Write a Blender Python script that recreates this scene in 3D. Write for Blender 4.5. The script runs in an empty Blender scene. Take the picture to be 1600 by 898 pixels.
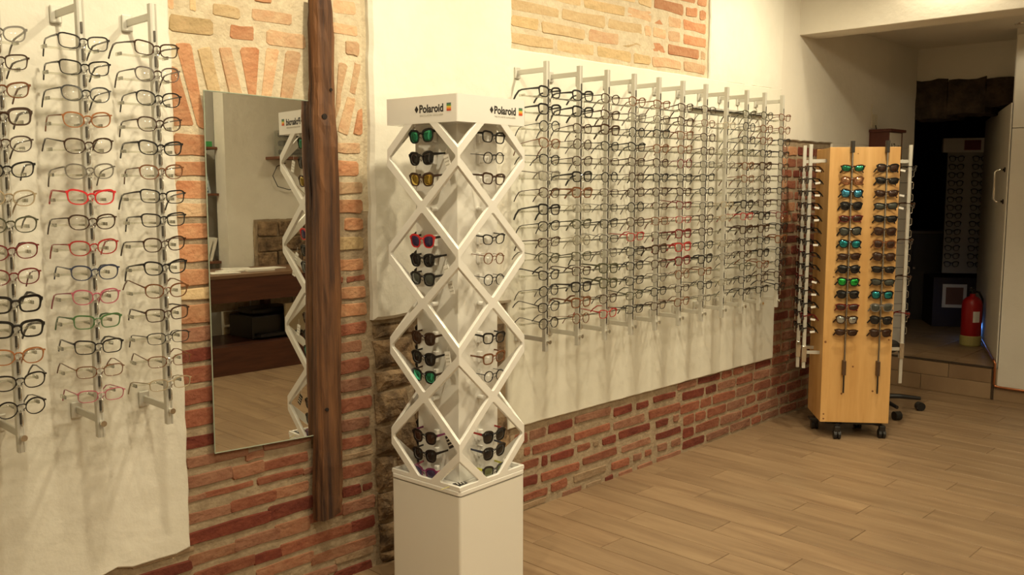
import bpy, bmesh, math, random
from mathutils import Vector, Matrix
rnd = random.Random(7)
SC = bpy.context.scene
C = SC.collection
# ------------------------------------------------------------------ camera
FPX = 1430.0; H = 1.55
PITCH = math.atan(159/1430.0); AX = math.radians(44.2)
cd = bpy.data.cameras.new('camera'); cam = bpy.data.objects.new('camera', cd); C.objects.link(cam)
cd.sensor_width = 36.0; cd.lens = FPX/1600*36.0; cd.clip_start = .05
cam.location = (0, 0, H)
cam.rotation_euler = (math.pi/2-PITCH, 0, AX-math.pi/2)
SC.camera = cam
# ------------------------------------------------------------------ light, exposure
w = bpy.data.worlds.new('world'); SC.world = w; w.use_nodes = True
w.node_tree.nodes['Background'].inputs[0].default_value = (1, .85, .6, 1)
w.node_tree.nodes['Background'].inputs[1].default_value = .02
SC.view_settings.view_transform = 'Standard'; SC.view_settings.look = 'None'
SC.view_settings.exposure = 0.25; SC.view_settings.gamma = 1.0; SC.view_settings.use_curve_mapping = False
SC.cycles.transparent_max_bounces = 24
WARM = (1.0, .865, .60)
# (x, y, z, power, cone degrees, blend, aim)
SPOTS = [(0.95, 1.70, 3.02, 78, 130, .9, (1.0, 2.9, 1.0)),
         (2.05, 1.80, 3.02, 72, 130, .9, (2.1, 2.9, 1.0)),
         (3.35, 1.80, 3.02, 84, 130, .9, (3.4, 2.9, 1.2)),
         (4.75, 1.90, 3.02, 88, 130, .9, (4.8, 2.9, 1.4)),
         (5.51, 1.95, 3.02, 26, 150, .9, (5.51, 1.95, 0)),
         (3.4, .1, 3.02, 55, 150, .9, (3.4, .6, 0)),  # mid-room fill lamp, added to soften the shadows
         (1.0, -.3, 3.02, 80, 150, .9, (1.2, .3, 0)),  # likewise added as ambient fill
         (5.2, -.2, 3.02, 60, 150, .9, (5.4, 0, 0)),  # third added fill lamp, far part of the room
         (2.1, -1.15, 3.02, 40, 360, .9, (2.1, -.6, 0)),
         (2.9, -1.15, 3.02, 40, 360, .9, (2.9, -.6, 0))]
# ------------------------------------------------------------------ pixel rays -> points on real planes
_f = (math.cos(AX), math.sin(AX)); _r = (math.sin(AX), -math.cos(AX))
def ray(px, py):
    u = (px-800)/FPX; v = -(py-449)/FPX
    a = math.cos(PITCH)+v*math.sin(PITCH); z = -math.sin(PITCH)+v*math.cos(PITCH)
    return (_f[0]*a+_r[0]*u, _f[1]*a+_r[1]*u, z)
def onY(px, py, Y):
    d = ray(px, py); t = Y/d[1]; return Vector((d[0]*t, Y, H+d[2]*t))
def onX(px, py, X):
    d = ray(px, py); t = X/d[0]; return Vector((X, d[1]*t, H+d[2]*t))
def onZ(px, py, Z):
    d = ray(px, py); t = (Z-H)/d[2]; return Vector((d[0]*t, d[1]*t, Z))
# ------------------------------------------------------------------ materials
MATS = {}
def mat(name, col, rough=.5, metal=0., spec=.5, col2=None, scale=(8, 8, 8), detail=4., bump=0., bscale=None, emit=None, rand=0., contrast=(.35, .65), coord='world', coat=0., trans=0., lo=None):
    if name in MATS: return MATS[name]
    m = bpy.data.materials.new(name); m.use_nodes = True; MATS[name] = m
    nt = m.node_tree; b = nt.nodes['Principled BSDF']
    c = tuple(col)+(1,)
    b.inputs['Base Color'].default_value = c; b.inputs['Roughness'].default_value = rough
    b.inputs['Metallic'].default_value = metal; b.inputs['Specular IOR Level'].default_value = spec
    if coat: b.inputs['Coat Weight'].default_value = coat; b.inputs['Coat Roughness'].default_value = .08
    if emit: b.inputs['Emission Color'].default_value = tuple(emit[:3])+(1,); b.inputs['Emission Strength'].default_value = emit[3]
    out = None
    if col2 or bump:
        geo = nt.nodes.new('ShaderNodeNewGeometry'); mp = nt.nodes.new('ShaderNodeMapping')
        mp.inputs['Scale'].default_value = scale
        if coord == 'world': nt.links.new(geo.outputs['Position'], mp.inputs['Vector'])
        else:
            tc = nt.nodes.new('ShaderNodeTexCoord'); nt.links.new(tc.outputs['Object'], mp.inputs['Vector'])
        if rand:
            oi = nt.nodes.new('ShaderNodeObjectInfo'); vm = nt.nodes.new('ShaderNodeVectorMath'); vm.operation = 'SCALE'
            cx = nt.nodes.new('ShaderNodeCombineXYZ')
            for k in range(3): nt.links.new(oi.outputs['Random'], cx.inputs[k])
            vm.inputs['Scale'].default_value = 37.; nt.links.new(cx.outputs[0], vm.inputs[0]); nt.links.new(vm.outputs[0], mp.inputs['Location'])
        nz = nt.nodes.new('ShaderNodeTexNoise'); nz.inputs['Detail'].default_value = detail; nz.inputs['Scale'].default_value = 1.
        nz.inputs['Roughness'].default_value = .6
        nt.links.new(mp.outputs[0], nz.inputs['Vector'])
        if col2:
            cr = nt.nodes.new('ShaderNodeValToRGB'); e = cr.color_ramp.elements
            e[0].position = contrast[0]; e[0].color = c; e[1].position = contrast[1]; e[1].color = tuple(col2)+(1,)
            nt.links.new(nz.outputs['Fac'], cr.inputs[0]); out = cr.outputs[0]
        if rand:
            hs = nt.nodes.new('ShaderNodeHueSaturation'); mr = nt.nodes.new('ShaderNodeMapRange')
            mr.inputs['To Min'].default_value = 1-rand; mr.inputs['To Max'].default_value = 1+rand
            nt.links.new(oi.outputs['Random'], mr.inputs['Value']); nt.links.new(mr.outputs[0], hs.inputs['Value'])
            if out: nt.links.new(out, hs.inputs['Color'])
            else: hs.inputs['Color'].default_value = c
            out = hs.outputs[0]
        if out: nt.links.new(out, b.inputs['Base Color'])
        if bump:
            n2 = nz
            if bscale:
                m2 = nt.nodes.new('ShaderNodeMapping'); m2.inputs['Scale'].default_value = bscale
                nt.links.new(mp.inputs['Vector'].links[0].from_socket, m2.inputs['Vector'])
                n2 = nt.nodes.new('ShaderNodeTexNoise'); n2.inputs['Detail'].default_value = 5; n2.inputs['Scale'].default_value = 1.
                nt.links.new(m2.outputs[0], n2.inputs['Vector'])
            bp = nt.nodes.new('ShaderNodeBump'); bp.inputs['Strength'].default_value = 1.; bp.inputs['Distance'].default_value = bump
            nt.links.new(n2.outputs['Fac'], bp.inputs['Height']); nt.links.new(bp.outputs[0], b.inputs['Normal'])
    return m
def clear_mat(name, tint, gloss, rough=.03, body=0., bodycol=(1, 1, 1)):
    """thin see-through plastic: transparent + a little gloss (Fresnel) + optional milky body"""
    m = bpy.data.materials.new(name); m.use_nodes = True; MATS[name] = m; nt = m.node_tree; nt.nodes.clear()
    o = nt.nodes.new('ShaderNodeOutputMaterial'); t = nt.nodes.new('ShaderNodeBsdfTransparent'); g = nt.nodes.new('ShaderNodeBsdfGlossy')
    mx = nt.nodes.new('ShaderNodeMixShader'); fr = nt.nodes.new('ShaderNodeLayerWeight'); fr.inputs[0].default_value = max(gloss, .01)
    t.inputs[0].default_value = tuple(tint)+(1,); g.inputs['Roughness'].default_value = rough
    src = t.outputs[0]
    if body:
        d = nt.nodes.new('ShaderNodeBsdfDiffuse'); d.inputs[0].default_value = tuple(bodycol)+(1,); m2 = nt.nodes.new('ShaderNodeMixShader')
        m2.inputs[0].default_value = body; nt.links.new(t.outputs[0], m2.inputs[1]); nt.links.new(d.outputs[0], m2.inputs[2]); src = m2.outputs[0]
    if gloss < 0: mx.inputs[0].default_value = -gloss
    else: nt.links.new(fr.outputs['Fresnel'], mx.inputs[0])
    nt.links.new(src, mx.inputs[1]); nt.links.new(g.outputs[0], mx.inputs[2])
    nt.links.new(mx.outputs[0], o.inputs[0]); return m
PLASTER = mat('plaster_paint', (.76, .73, .64), .85, col2=(.70, .67, .575), scale=(3, 3, 3), bump=.006, bscale=(14, 14, 14))
PLASTER2 = mat('plaster_smooth', (.72, .68, .59), .9, col2=(.68, .64, .55), scale=(2, 2, 2), bump=.003, bscale=(20, 20, 20))
BOARD = mat('board_paint', (.70, .68, .58), .6, col2=(.74, .72, .62), scale=(2.5, 2.5, 2.5), bump=.003, bscale=(10, 10, 10))
MORTAR = mat('lime_mortar', (.37, .285, .185), .95, col2=(.27, .20, .125), scale=(22, 22, 22), bump=.006, bscale=(60, 60, 60))
MORTAR_P = mat('pale_lime_mortar', (.60, .52, .37), .95, col2=(.50, .41, .28), scale=(22, 22, 22), bump=.006, bscale=(60, 60, 60))
def bk(n, a, b): return mat(n, a, .9, col2=b, scale=(16, 16, 30), detail=6, bump=.006, bscale=(60, 60, 60), rand=.16, contrast=(.3, .7))
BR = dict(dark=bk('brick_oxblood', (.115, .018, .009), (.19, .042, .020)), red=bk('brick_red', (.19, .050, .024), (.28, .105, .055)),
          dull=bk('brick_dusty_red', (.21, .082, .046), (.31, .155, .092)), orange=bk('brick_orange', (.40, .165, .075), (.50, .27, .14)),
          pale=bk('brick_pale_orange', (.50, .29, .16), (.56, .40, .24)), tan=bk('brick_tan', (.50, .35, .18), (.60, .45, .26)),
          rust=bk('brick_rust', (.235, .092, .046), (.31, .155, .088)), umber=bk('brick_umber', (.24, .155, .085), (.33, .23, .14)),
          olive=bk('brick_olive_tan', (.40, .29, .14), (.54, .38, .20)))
STONE = mat('rubble_stone', (.085, .052, .028), .95, col2=(.33, .22, .12), scale=(14, 14, 14), detail=8, bump=.02, bscale=(35, 35, 35), rand=.3)
TILE = mat('wood_look_tile', (.185, .112, .060), .45, col2=(.33, .225, .128), scale=(18, 1.8, 1), detail=8, bump=.0006, rand=.08, contrast=(.25, .72))
GROUT = mat('tile_grout', (.36, .27, .17), .9)
PLANKBASE = mat('floor_beyond', (.20, .125, .067), .5, col2=(.32, .215, .12), scale=(26, 1.6, 1), detail=6)
ALU = mat('satin_aluminium', (.60, .585, .52), .42, .35)
CHROME = mat('polished_metal', (.75, .73, .68), .16, 1.)
DARKM = mat('dark_steel', (.05, .045, .04), .35, .8)
ACR = clear_mat('clear_acrylic', (.90, .90, .86), .25, .1, .16, (.75, .72, .6))
LENS = clear_mat('spectacle_lens', (.99, .99, .985), -.045, .035)
WHITEG = mat('gloss_white_plastic', (.80, .78, .73), .22, coat=.4)
WHITEM = mat('white_laminate', (.78, .75, .68), .35)
CORE = mat('white_core', (.78, .76, .70), .12, coat=.5)
PINE = mat('pine_board', (.60, .33, .105), .45, col2=(.72, .44, .17), scale=(14, 14, 1.2), detail=5, bump=.0005)
BLACKP = mat('black_plastic', (.012, .011, .011), .35)
TAG = mat('white_tag', (.80, .78, .72), .6)
# ------------------------------------------------------------------ mesh helpers
def bx(bm, x0, x1, y0, y1, z0, z1, M=None):
    vs = [bm.verts.new((x, y, z)) for x in (x0, x1) for y in (y0, y1) for z in (z0, z1)]
    if M is not None:
        for v in vs: v.co = M @ v.co
    for q in ((0, 1, 3, 2), (4, 6, 7, 5), (0, 4, 5, 1), (2, 3, 7, 6), (0, 2, 6, 4), (1, 5, 7, 3)):
        bm.faces.new([vs[i] for i in q])
def cyl(bm, p0, p1, r0, r1=None, n=12):
    r1 = r0 if r1 is None else r1
    p0 = Vector(p0); p1 = Vector(p1); d = (p1-p0).normalized()
    a = d.orthogonal().normalized(); b = d.cross(a)
    A = []; B = []
    for i in range(n):
        t = 2*math.pi*i/n; o = a*math.cos(t)+b*math.sin(t)
        A.append(bm.verts.new(p0+o*r0)); B.append(bm.verts.new(p1+o*r1))
    for i in range(n):
        j = (i+1) % n; bm.faces.new((A[i], A[j], B[j], B[i]))
    bm.faces.new(A[::-1]); bm.faces.new(B)
def tube(bm, pts, r, n=8, closed=False):
    pts = [Vector(p) for p in pts]; rings = []
    N = len(pts)
    up = None
    for i, p in enumerate(pts):
        if closed: d = pts[(i+1) % N]-pts[i-1]
        else: d = pts[min(i+1, N-1)]-pts[max(i-1, 0)]
        d.normalize()
        if up is None: up = d.orthogonal().normalized()
        a = (up-d*up.dot(d)).normalized(); b = d.cross(a); up = a
        rr = r[i] if isinstance(r, (list, tuple)) else r
        rings.append([bm.verts.new(p+(a*math.cos(2*math.pi*k/n)+b*math.sin(2*math.pi*k/n))*rr) for k in range(n)])
    for i in range(N if closed else N-1):
        A = rings[i]; B = rings[(i+1) % N]
        for k in range(n): bm.faces.new((A[k], A[(k+1) % n], B[(k+1) % n], B[k]))
    if not closed:
        bm.faces.new(rings[0][::-1]); bm.faces.new(rings[-1])
def prism(bm, poly, M, t):
    """poly: 2D points; extruded from 0 to t along local z through matrix M"""
    A = [bm.verts.new(M @ Vector((p[0], p[1], 0))) for p in poly]; B = [bm.verts.new(M @ Vector((p[0], p[1], t))) for p in poly]
    n = len(poly)
    for i in range(n):
        j = (i+1) % n; bm.faces.new((A[i], A[j], B[j], B[i]))
    bm.faces.new(A[::-1]); bm.faces.new(B)
def lathe(bm, prof, M=None, n=16):
    rings = []
    for r, z in prof:
        ring = []
        for k in range(n):
            v = Vector((r*math.cos(2*math.pi*k/n), r*math.sin(2*math.pi*k/n), z))
            ring.append(bm.verts.new(M @ v if M is not None else v))
        rings.append(ring)
    for A, B in zip(rings, rings[1:]):
        for k in range(n): bm.faces.new((A[k], A[(k+1) % n], B[(k+1) % n], B[k]))
    bm.faces.new(rings[0][::-1]); bm.faces.new(rings[-1])
def finish(bm, name, smooth=False, bevel=0, seg=2):
    bmesh.ops.recalc_face_normals(bm, faces=bm.faces[:])
    if bevel:
        es = [e for e in bm.edges if len(e.link_faces) == 2 and e.calc_face_angle(0) > .6]
        bmesh.ops.bevel(bm, geom=es, offset=bevel, segments=seg, affect='EDGES', profile=.5)
    me = bpy.data.meshes.new(name); bm.to_mesh(me); bm.free()
    if smooth:
        for p in me.polygons: p.use_smooth = True
    return me
def obj(name, bm, m, parent=None, loc=None, smooth=False, bevel=0, seg=2, kind=None):
    me = finish(bm, name, smooth, bevel, seg) if isinstance(bm, bmesh.types.BMesh) else bm
    if not me.materials: me.materials.append(m)
    o = bpy.data.objects.new(name, me); C.objects.link(o)
    if loc is not None: o.location = loc
    if parent is not None: o.parent = parent
    if kind: o['kind'] = kind
    return o
def part_obj(name, me, m, parent, loc=(0, 0, 0), rot=(0, 0, 0)):
    """object on shared mesh data with its own material"""
    o = bpy.data.objects.new(name, me)
    if not me.materials: me.materials.append(m)
    C.objects.link(o)
    if me.materials[0] is not m:
        o.material_slots[0].link = 'OBJECT'; o.material_slots[0].material = m
    o.location = loc; o.rotation_euler = rot; o.parent = parent
    return o
def tag(o, label, cat, group=None):
    o['label'] = label; o['category'] = cat
    if group: o['group'] = group
    return o
def thing(name, label, cat, loc=(0, 0, 0), rz=0., group=None):
    o = bpy.data.objects.new(name, None); C.objects.link(o); o.empty_display_size = .05
    o.location = loc; o.rotation_euler = (0, 0, rz)
    return tag(o, label, cat, group)
def NB(): return bmesh.new()
def BX(*a):
    bm = NB(); bx(bm, *a); return bm
def struct(name, bm, m, **k): return obj(name, bm, m, kind='structure', **k)
WY = 2.92            # mortar plane of the long wall
XB = 7.15            # end wall with the doorway
# ================================================================== SETTING
# long wall
wl = struct('wall_left', BX(-1.6, 7.69, WY-.001, WY+.30, -.05, 3.1), MORTAR)
def panel(name, x0, x1, z0, z1, yf, m, ragged=(), yb=WY+.02, step=.05, amp=.004, bevel=.006, parent=wl):
    """plaster layer with slightly uneven outline; front face at y = yf"""
    r = random.Random(hash((x0, z0)) & 0xffff)
    r = random.Random(int(x0*1000+z0*77))
    pts = []
    def run(a, b, n, fix, horiz, key):
        k = max(1, int(abs(b-a)/n))
        for i in range(k):
            t = a+(b-a)*i/k; j = (r.uniform(-amp, amp)*(3 if key in ragged else 1)) if i else 0
            pts.append((t, fix+j) if horiz else (fix+j, t))
    run(x0, x1, step, z0, True, 'b'); run(z0, z1, step, x1, False, 'r'); run(x1, x0, step, z1, True, 't'); run(z1, z0, step, x0, False, 'l')
    bm = NB()
    A = [bm.verts.new((x, yb, z)) for x, z in pts]; B = [bm.verts.new((x, yf+bevel, z)) for x, z in pts]
    cx = (x0+x1)/2; cz = (z0+z1)/2
    D = [bm.verts.new((x+(bevel if x < cx-(x1-x0)/2+.03 else -bevel if x > cx+(x1-x0)/2-.03 else 0), yf, z+(bevel if z < cz-(z1-z0)/2+.03 else -bevel if z > cz+(z1-z0)/2-.03 else 0))) for x, z in pts]
    n = len(pts)
    for P, Q in ((A, B), (B, D)):
        for i in range(n):
            j = (i+1) % n; bm.faces.new((P[i], P[j], Q[j], Q[i]))
    bm.faces.new(D)
    return obj(name, bm, m, parent)
panel('plaster_layer', -1.6, 1.402, .315, 3.1, 2.902, PLASTER, ragged=('b',))
panel('plaster_layer', 2.19, 2.975, 1.02, 3.1, 2.885, PLASTER, bevel=.014)
panel('plaster_board', 2.96, 5.44, .425, 2.157, 2.900, BOARD, amp=.0015)
panel('plaster_layer', 4.60, 5.45, 2.15, 3.1, 2.902, PLASTER)
panel('plaster_layer', 5.43, 7.68, 1.842, 3.1, 2.904, PLASTER2)
panel('plaster_layer', 6.20, 7.68, .0, 1.85, 2.905, PLASTER2)
# ---- bricks
def brick_mesh(quad, yb, proud, r, rough=1.):
    """quad: 4 (x,z) corners TL,TR,BR,BL -> ten-sided worn brick with a chamfered front, origin at its centre"""
    q = [Vector((p[0], p[1])) for p in quad]
    TL, TR, BRr, BL = q
    def L(a, b, t): return a+(b-a)*t
    c = .10
    s = min((TL-BL).length, (TR-TL).length)
    def cut(a, b): return min(.30, .13*s/max(1e-4, (b-a).length))
    top = cut(TL, TR); sd = cut(TL, BL)
    P = [L(TL, BL, sd), L(TL, TR, top), L(TL, TR, .5+r.uniform(-.12, .12)), L(TR, TL, top), L(TR, BRr, sd),
         L(BRr, TR, sd), L(BRr, BL, top), L(BL, BRr, .5+r.uniform(-.12, .12)), L(BL, BRr, top), L(BL, TL, sd)]
    P = [p+Vector((r.uniform(-1, 1), r.uniform(-1, 1)))*.0026*rough for p in P]
    ctr = sum(P, Vector((0, 0)))/len(P)
    yc = yb
    bm = NB()
    inset = .0045
    A = [bm.verts.new((p.x-ctr.x, 0, p.y-ctr.y)) for p in P]
    B = [bm.verts.new((p.x-ctr.x, -proud*.55, p.y-ctr.y)) for p in P]
    D = []
    for p in P:
        d = (ctr-p); k = inset/max(d.length, .01)
        dd = Vector((math.copysign(min(inset, abs(d.x)), d.x), math.copysign(min(inset, abs(d.y)), d.y)))
        D.append(bm.verts.new((p.x+dd.x-ctr.x, -proud-r.uniform(0, .0015), p.y+dd.y-ctr.y)))
    n = 10
    for U, V in ((A, B), (B, D)):
        for i in range(n):
            j = (i+1) % n; bm.faces.new((U[i], U[j], V[j], V[i]))
    cv = bm.verts.new((0, -proud-.001, 0))
    for i in range(n): bm.faces.new((D[i], D[(i+1) % n], cv))
    return bm, Vector((ctr.x, yc, ctr.y))
far_bm = NB(); nbrick = [0]
def brick(quad, m, proud=.009, rough=1., yb=WY+.014, name='brick', parent=None, far=False):
    proud = proud+rnd.uniform(-.002, .0025)
    bm, ctr = brick_mesh(quad, yb, proud+.010, rnd, rough)
    if far:
        bmesh.ops.translate(bm, verts=bm.verts[:], vec=ctr); bmesh.ops.recalc_face_normals(bm, faces=bm.faces[:])
        me = bpy.data.meshes.new('t'); bm.to_mesh(me); bm.free(); far_bm.from_mesh(me); bpy.data.meshes.remove(me); return
    nbrick[0] += 1
    return obj(name, bm, m, parent or wl, loc=ctr)
YF = 2.909
def pb(xl, xr, yt, yb_, m, o=(0, 0), s=1., far=False, drop=0):
    """brick given by its left/right pixel and its top/bottom pixel at the left edge; level course on the wall"""
    xl, xr, yt, yb_ = o[0]+xl/s, o[0]+xr/s, o[1]+yt/s, o[1]+yb_/s
    a = onY(xl, yt, YF); b = onY(xl, yb_, YF)
    xr_ = onY(xr, 449, YF).x
    if a.z < 1.0: m = {'orange': 'rust', 'tan': 'umber', 'olive': 'umber', 'pale': 'rust'}.get(m, m)  # darker bricks low down, dimmer light there partly put into their colour
    j = lambda: rnd.uniform(-.002, .002)
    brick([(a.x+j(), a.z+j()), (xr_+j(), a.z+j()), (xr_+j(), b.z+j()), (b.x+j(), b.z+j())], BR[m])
def pq(pts, m):
    q = [onY(x, y, YF) for x, y in pts]; brick([(p.x, p.z) for p in q], BR[m])
# upper courses and relieving arch over the mirror (lime washed, paler still with top light put into the colour)
for a in [(263, 293, -14, 14, 'pale'), (297, 325, -16, 18, 'tan'), (333, 392, 3, 25, 'tan'), (395, 470, 9, 31, 'pale'), (397, 440, -20, 2, 'orange'), (330, 390, -28, -5, 'tan'),
          (264, 350, 20, 49, 'olive'), (360, 412, 36, 60, 'orange'), (417, 490, 44, 70, 'pale'), (522, 567, -4, 20, 'pale'), (520, 569, 32, 53, 'pale'), (540, 570, 61, 86, 'pale')]:
    pb(*a)
for q, m in [(((273, 65), (300, 66), (326, 205), (313, 200)), 'orange'), (((309, 73), (332, 72), (352, 165), (330, 165)), 'tan'),
             (((342, 72), (362, 72), (386, 165), (362, 165)), 'pale'), (((373, 71), (409, 72), (402, 170), (393, 170)), 'orange'),
             (((417, 73), (440, 75), (424, 170), (408, 170)), 'pale'), (((447, 78), (474, 80), (456, 170), (436, 170)), 'pale'),
             (((266, 100), (278, 104), (307, 198), (273, 199)), 'orange'),
             (((530, 95), (545, 100), (536, 152), (524, 190)), 'pale'), (((554, 95), (568, 100), (558, 150), (546, 146)), 'pale'),
             (((545, 149), (558, 153), (545, 213), (528, 207)), 'pale'), (((560, 172), (569, 168), (569, 212), (553, 211)), 'orange')]:
    pq(q, m)
# column left of the mirror (runs on behind it)
for yt, yb_, m in [(203, 240, 'orange'), (247, 273, 'orange'), (278, 309, 'orange'), (313, 338, 'pale'), (347, 372, 'orange'), (379, 408, 'orange'), (418, 447, 'orange'), (450, 469, 'tan'),
                   (474, 506, 'orange'), (510, 536, 'dull'), (544, 567, 'dark'), (573, 601, 'red'), (607, 634, 'red'), (640, 669, 'red'), (681, 703, 'dark')]:
    xr = rnd.choice((330, 338, 345))
    pb(272 + (yt-203)*.034, xr, yt+3, yb_+3, m)
# column right of the timber
for xl, xr, yt, yb_, m in [(523, 569, 221, 240, 'pale'), (523, 566, 249, 275, 'orange'), (523, 571, 283, 304, 'pale'), (523, 571, 312, 334, 'orange'), (540, 571, 341, 361, 'orange'), (524, 571, 371, 393, 'olive'),
                           (526, 571, 405, 425, 'orange'), (526, 539, 432, 444, 'red'), (543, 573, 431, 442, 'red'), (528, 574, 450, 470, 'orange'), (530, 575, 477, 498, 'orange'), (530, 574, 507, 527, 'red'),
                           (530, 567, 536, 555, 'orange'), (531, 577, 564, 587, 'red'), (532, 580, 595, 616, 'dull'), (532, 580, 625, 648, 'red'), (533, 577, 658, 678, 'dull'), (534, 580, 687, 706, 'red'),
                           (534, 581, 713, 723, 'tan'), (535, 579, 731, 752, 'red'), (536, 561, 763, 781, 'dark'), (568, 579, 757, 770, 'dark'), (536, 583, 788, 808, 'dull')]:
    pb(xl, xr, yt, yb_, m)
# courses below the mirror
for a in [(292, 383, 717, 735, 'dull'), (385, 408, 708, 722, 'dull'), (412, 484, 692, 708, 'dull'), (292, 356, 746, 767, 'dull'), (362, 408, 730, 752, 'pale'), (409, 478, 722, 740, 'red'),
          (291, 313, 778, 789, 'dull'), (320, 389, 770, 781, 'red'), (403, 470, 748, 760, 'red'), (474, 486, 733, 744, 'dull'), (293, 359, 805, 824, 'dull'), (362, 425, 783, 804, 'red'), (427, 478, 765, 784, 'orange'),
          (293, 415, 834, 856, 'dark'), (420, 486, 793, 816, 'dark'), (296, 363, 870, 889, 'orange'), (367, 429, 844, 865, 'dull'), (431, 478, 820, 846, 'orange'), (484, 534, 803, 822, 'red'),
          (305, 388, 894, 916, 'red'), (397, 431, 868, 886, 'dark'), (439, 545, 851, 872, 'red'), (549, 582, 815, 835, 'dark'), (400, 483, 890, 910, 'orange'), (487, 583, 868, 888, 'orange'),
          (430, 520, 915, 930, 'dull'), (525, 578, 872, 885, 'olive'), (523, 576, 895, 915, 'dark'), (200, 286, 905, 925, 'dark'), (100, 192, 930, 955, 'red'), (205, 290, 880, 893, 'olive'), (20, 90, 950, 980, 'dark'), (440, 516, 940, 960, 'red')]:
    pb(*a)
# brickwork under the long board, traced
O = (820, 620); S = 4.9875
D_, R_, U_, P_, L_ = 'dark', 'red', 'dull', 'orange', 'olive'
for a in [(45, 180, 265, 345, U_), (190, 390, 220, 298, D_), (400, 690, 150, 220, U_), (700, 860, 90, 160, D_), (880, 990, 48, 110, D_), (1010, 1200, 0, 52, D_), (-70, 35, 300, 390, R_),
          (70, 380, 385, 455, R_), (395, 690, 280, 348, R_), (700, 960, 200, 268, U_), (975, 1240, 110, 180, R_), (0, 60, 400, 468, R_),
          (-60, 125, 525, 600, R_), (140, 195, 465, 545, D_), (210, 400, 450, 520, D_), (415, 535, 380, 440, R_), (542, 600, 350, 400, 'tan'), (612, 735, 325, 390, D_), (742, 1005, 275, 338, D_), (1030, 1145, 190, 250, D_), (1165, 1230, 145, 205, U_),
          (-60, 115, 650, 730, D_), (135, 445, 600, 670, R_), (460, 745, 475, 542, R_), (762, 1010, 385, 440, U_), (1030, 1250, 290, 345, D_),
          (0, 195, 765, 830, R_), (213, 350, 672, 748, R_), (385, 662, 615, 678, L_), (685, 842, 512, 580, R_), (855, 940, 450, 508, U_), (946, 1017, 420, 470, R_), (1045, 1143, 375, 432, U_), (1150, 1250, 340, 400, U_),
          (-40, 180, 850, 900, L_), (300, 470, 745, 790, U_), (485, 622, 680, 728, L_), (635, 718, 625, 670, D_), (740, 868, 590, 635, U_), (885, 1027, 540, 590, U_), (1035, 1250, 475, 530, U_)]:
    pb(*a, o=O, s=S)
# the same courses carried on to the right
RUNX = [onY(820+v/4.9875, 449, YF).x+.018 for v in (1250, 1250, 1250, 1230, 1240, 1200)]
zc = [(.015, .065), (.082, .142), (.16, .215), (.232, .287), (.305, .358), (.375, .42)]
def running(x0, x1, z0, z1, pal, off, short=.35, x1hard=True):
    x = x0+off
    while x < x1-.03:
        L = rnd.choice((.115, .12)) if rnd.random() < short else rnd.uniform(.19, .26)
        e = min(x+L, x1)
        if e-x > .035:
            j = lambda: rnd.uniform(-.003, .003)
            far = x > 5.62
            brick([(x+j(), z1+j()), (e+j(), z1+j()), (e+j(), z0+j()), (x+j(), z0+j())], BR[rnd.choice(pal)], far=far)
        x = e+rnd.uniform(.012, .018)
PALR = ['dark', 'red', 'red', 'dull', 'dull', 'dark', 'red']
for i, (a, b) in enumerate(zc):
    running([4.51, 4.53, 4.515, 4.55, 4.56, 4.335][i] if False else RUNX[i], 6.9, a, b, PALR, 0)
z = .445; i = 0
while z < 1.80:
    hgt = rnd.uniform(.050, .060)
    running(5.455, 6.19, z, min(z+hgt, 1.83), ['dark', 'red', 'dull', 'dull'] if z < 1.3 else ['red', 'orange', 'orange', 'dull'], (i % 2)*0.0, .5)
    z += hgt+.017; i += 1
# upper exposed field between the pilaster and the corner
obj('mortar_field', BX(2.97, 4.63, WY-.003, WY+.02, 2.12, 3.1), MORTAR_P, wl)
obj('mortar_field', BX(1.39, 2.22, WY-.003, WY+.02, 1.45, 3.1), MORTAR_P, wl)
z = 2.178
i = 0
while z < 2.95:
    for (x0, x1, pal, sh) in ((2.99, 4.05, ['tan', 'olive', 'tan', 'pale'], .12), (4.065, 4.575, ['orange', 'pale', 'orange'], .5)):
        x = x0+(-.11 if (i % 2 and x0 < 3) else 0)
        while x < x1-.04:
            L = .12 if rnd.random() < sh else rnd.uniform(.24, .33); e = min(x+L, x1); s0 = max(x, x0)
            if x1-e < .05: e = x1
            j = lambda: rnd.uniform(-.004, .004)
            brick([(s0+j(), z+.056+j()), (e+j(), z+.056+j()), (e+j(), z+j()), (s0+j(), z+j())], BR[rnd.choice(pal)], proud=.008, rough=1.6)
            x = e+.02
    z += .0745; i += 1
o = obj('far_brick', far_bm, BR['dull'], wl, kind='stuff')
for k in ('dark', 'red'): o.data.materials.append(BR[k])
for p in o.data.polygons: p.material_index = (p.index//60*7) % 3
# rubble stone foot under the pilaster
def stone(pts, proud):
    P = [onY(x, y, 2.905) for x, y in pts]
    cx = sum(p.x for p in P)/len(P); cz = sum(p.z for p in P)/len(P)
    bm = NB(); n0 = len(P); Q = []
    for i in range(n0):
        a = P[i]; b = P[(i+1) % n0]
        Q += [(a.x, a.z), ((a.x+b.x)/2+rnd.uniform(-.006, .006), (a.z+b.z)/2+rnd.uniform(-.006, .006))]
    n = len(Q)
    A = [bm.verts.new((x-cx, .0, z-cz)) for x, z in Q]
    B = [bm.verts.new(((x-cx)*.97, -proud*.6-rnd.uniform(0, .006), (z-cz)*.97)) for x, z in Q]
    D = [bm.verts.new(((x-cx)*.6, -proud-rnd.uniform(-.004, .008), (z-cz)*.6)) for x, z in Q]
    for U, V in ((A, B), (B, D)):
        for i in range(n): bm.faces.new((U[i], U[(i+1) % n], V[(i+1) % n], V[i]))
    cv = bm.verts.new((0, -proud-.004, 0))
    for i in range(n): bm.faces.new((D[i], D[(i+1) % n], cv))
    obj('stone', bm, STONE, wl, loc=(cx, WY+.014, cz))
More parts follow.
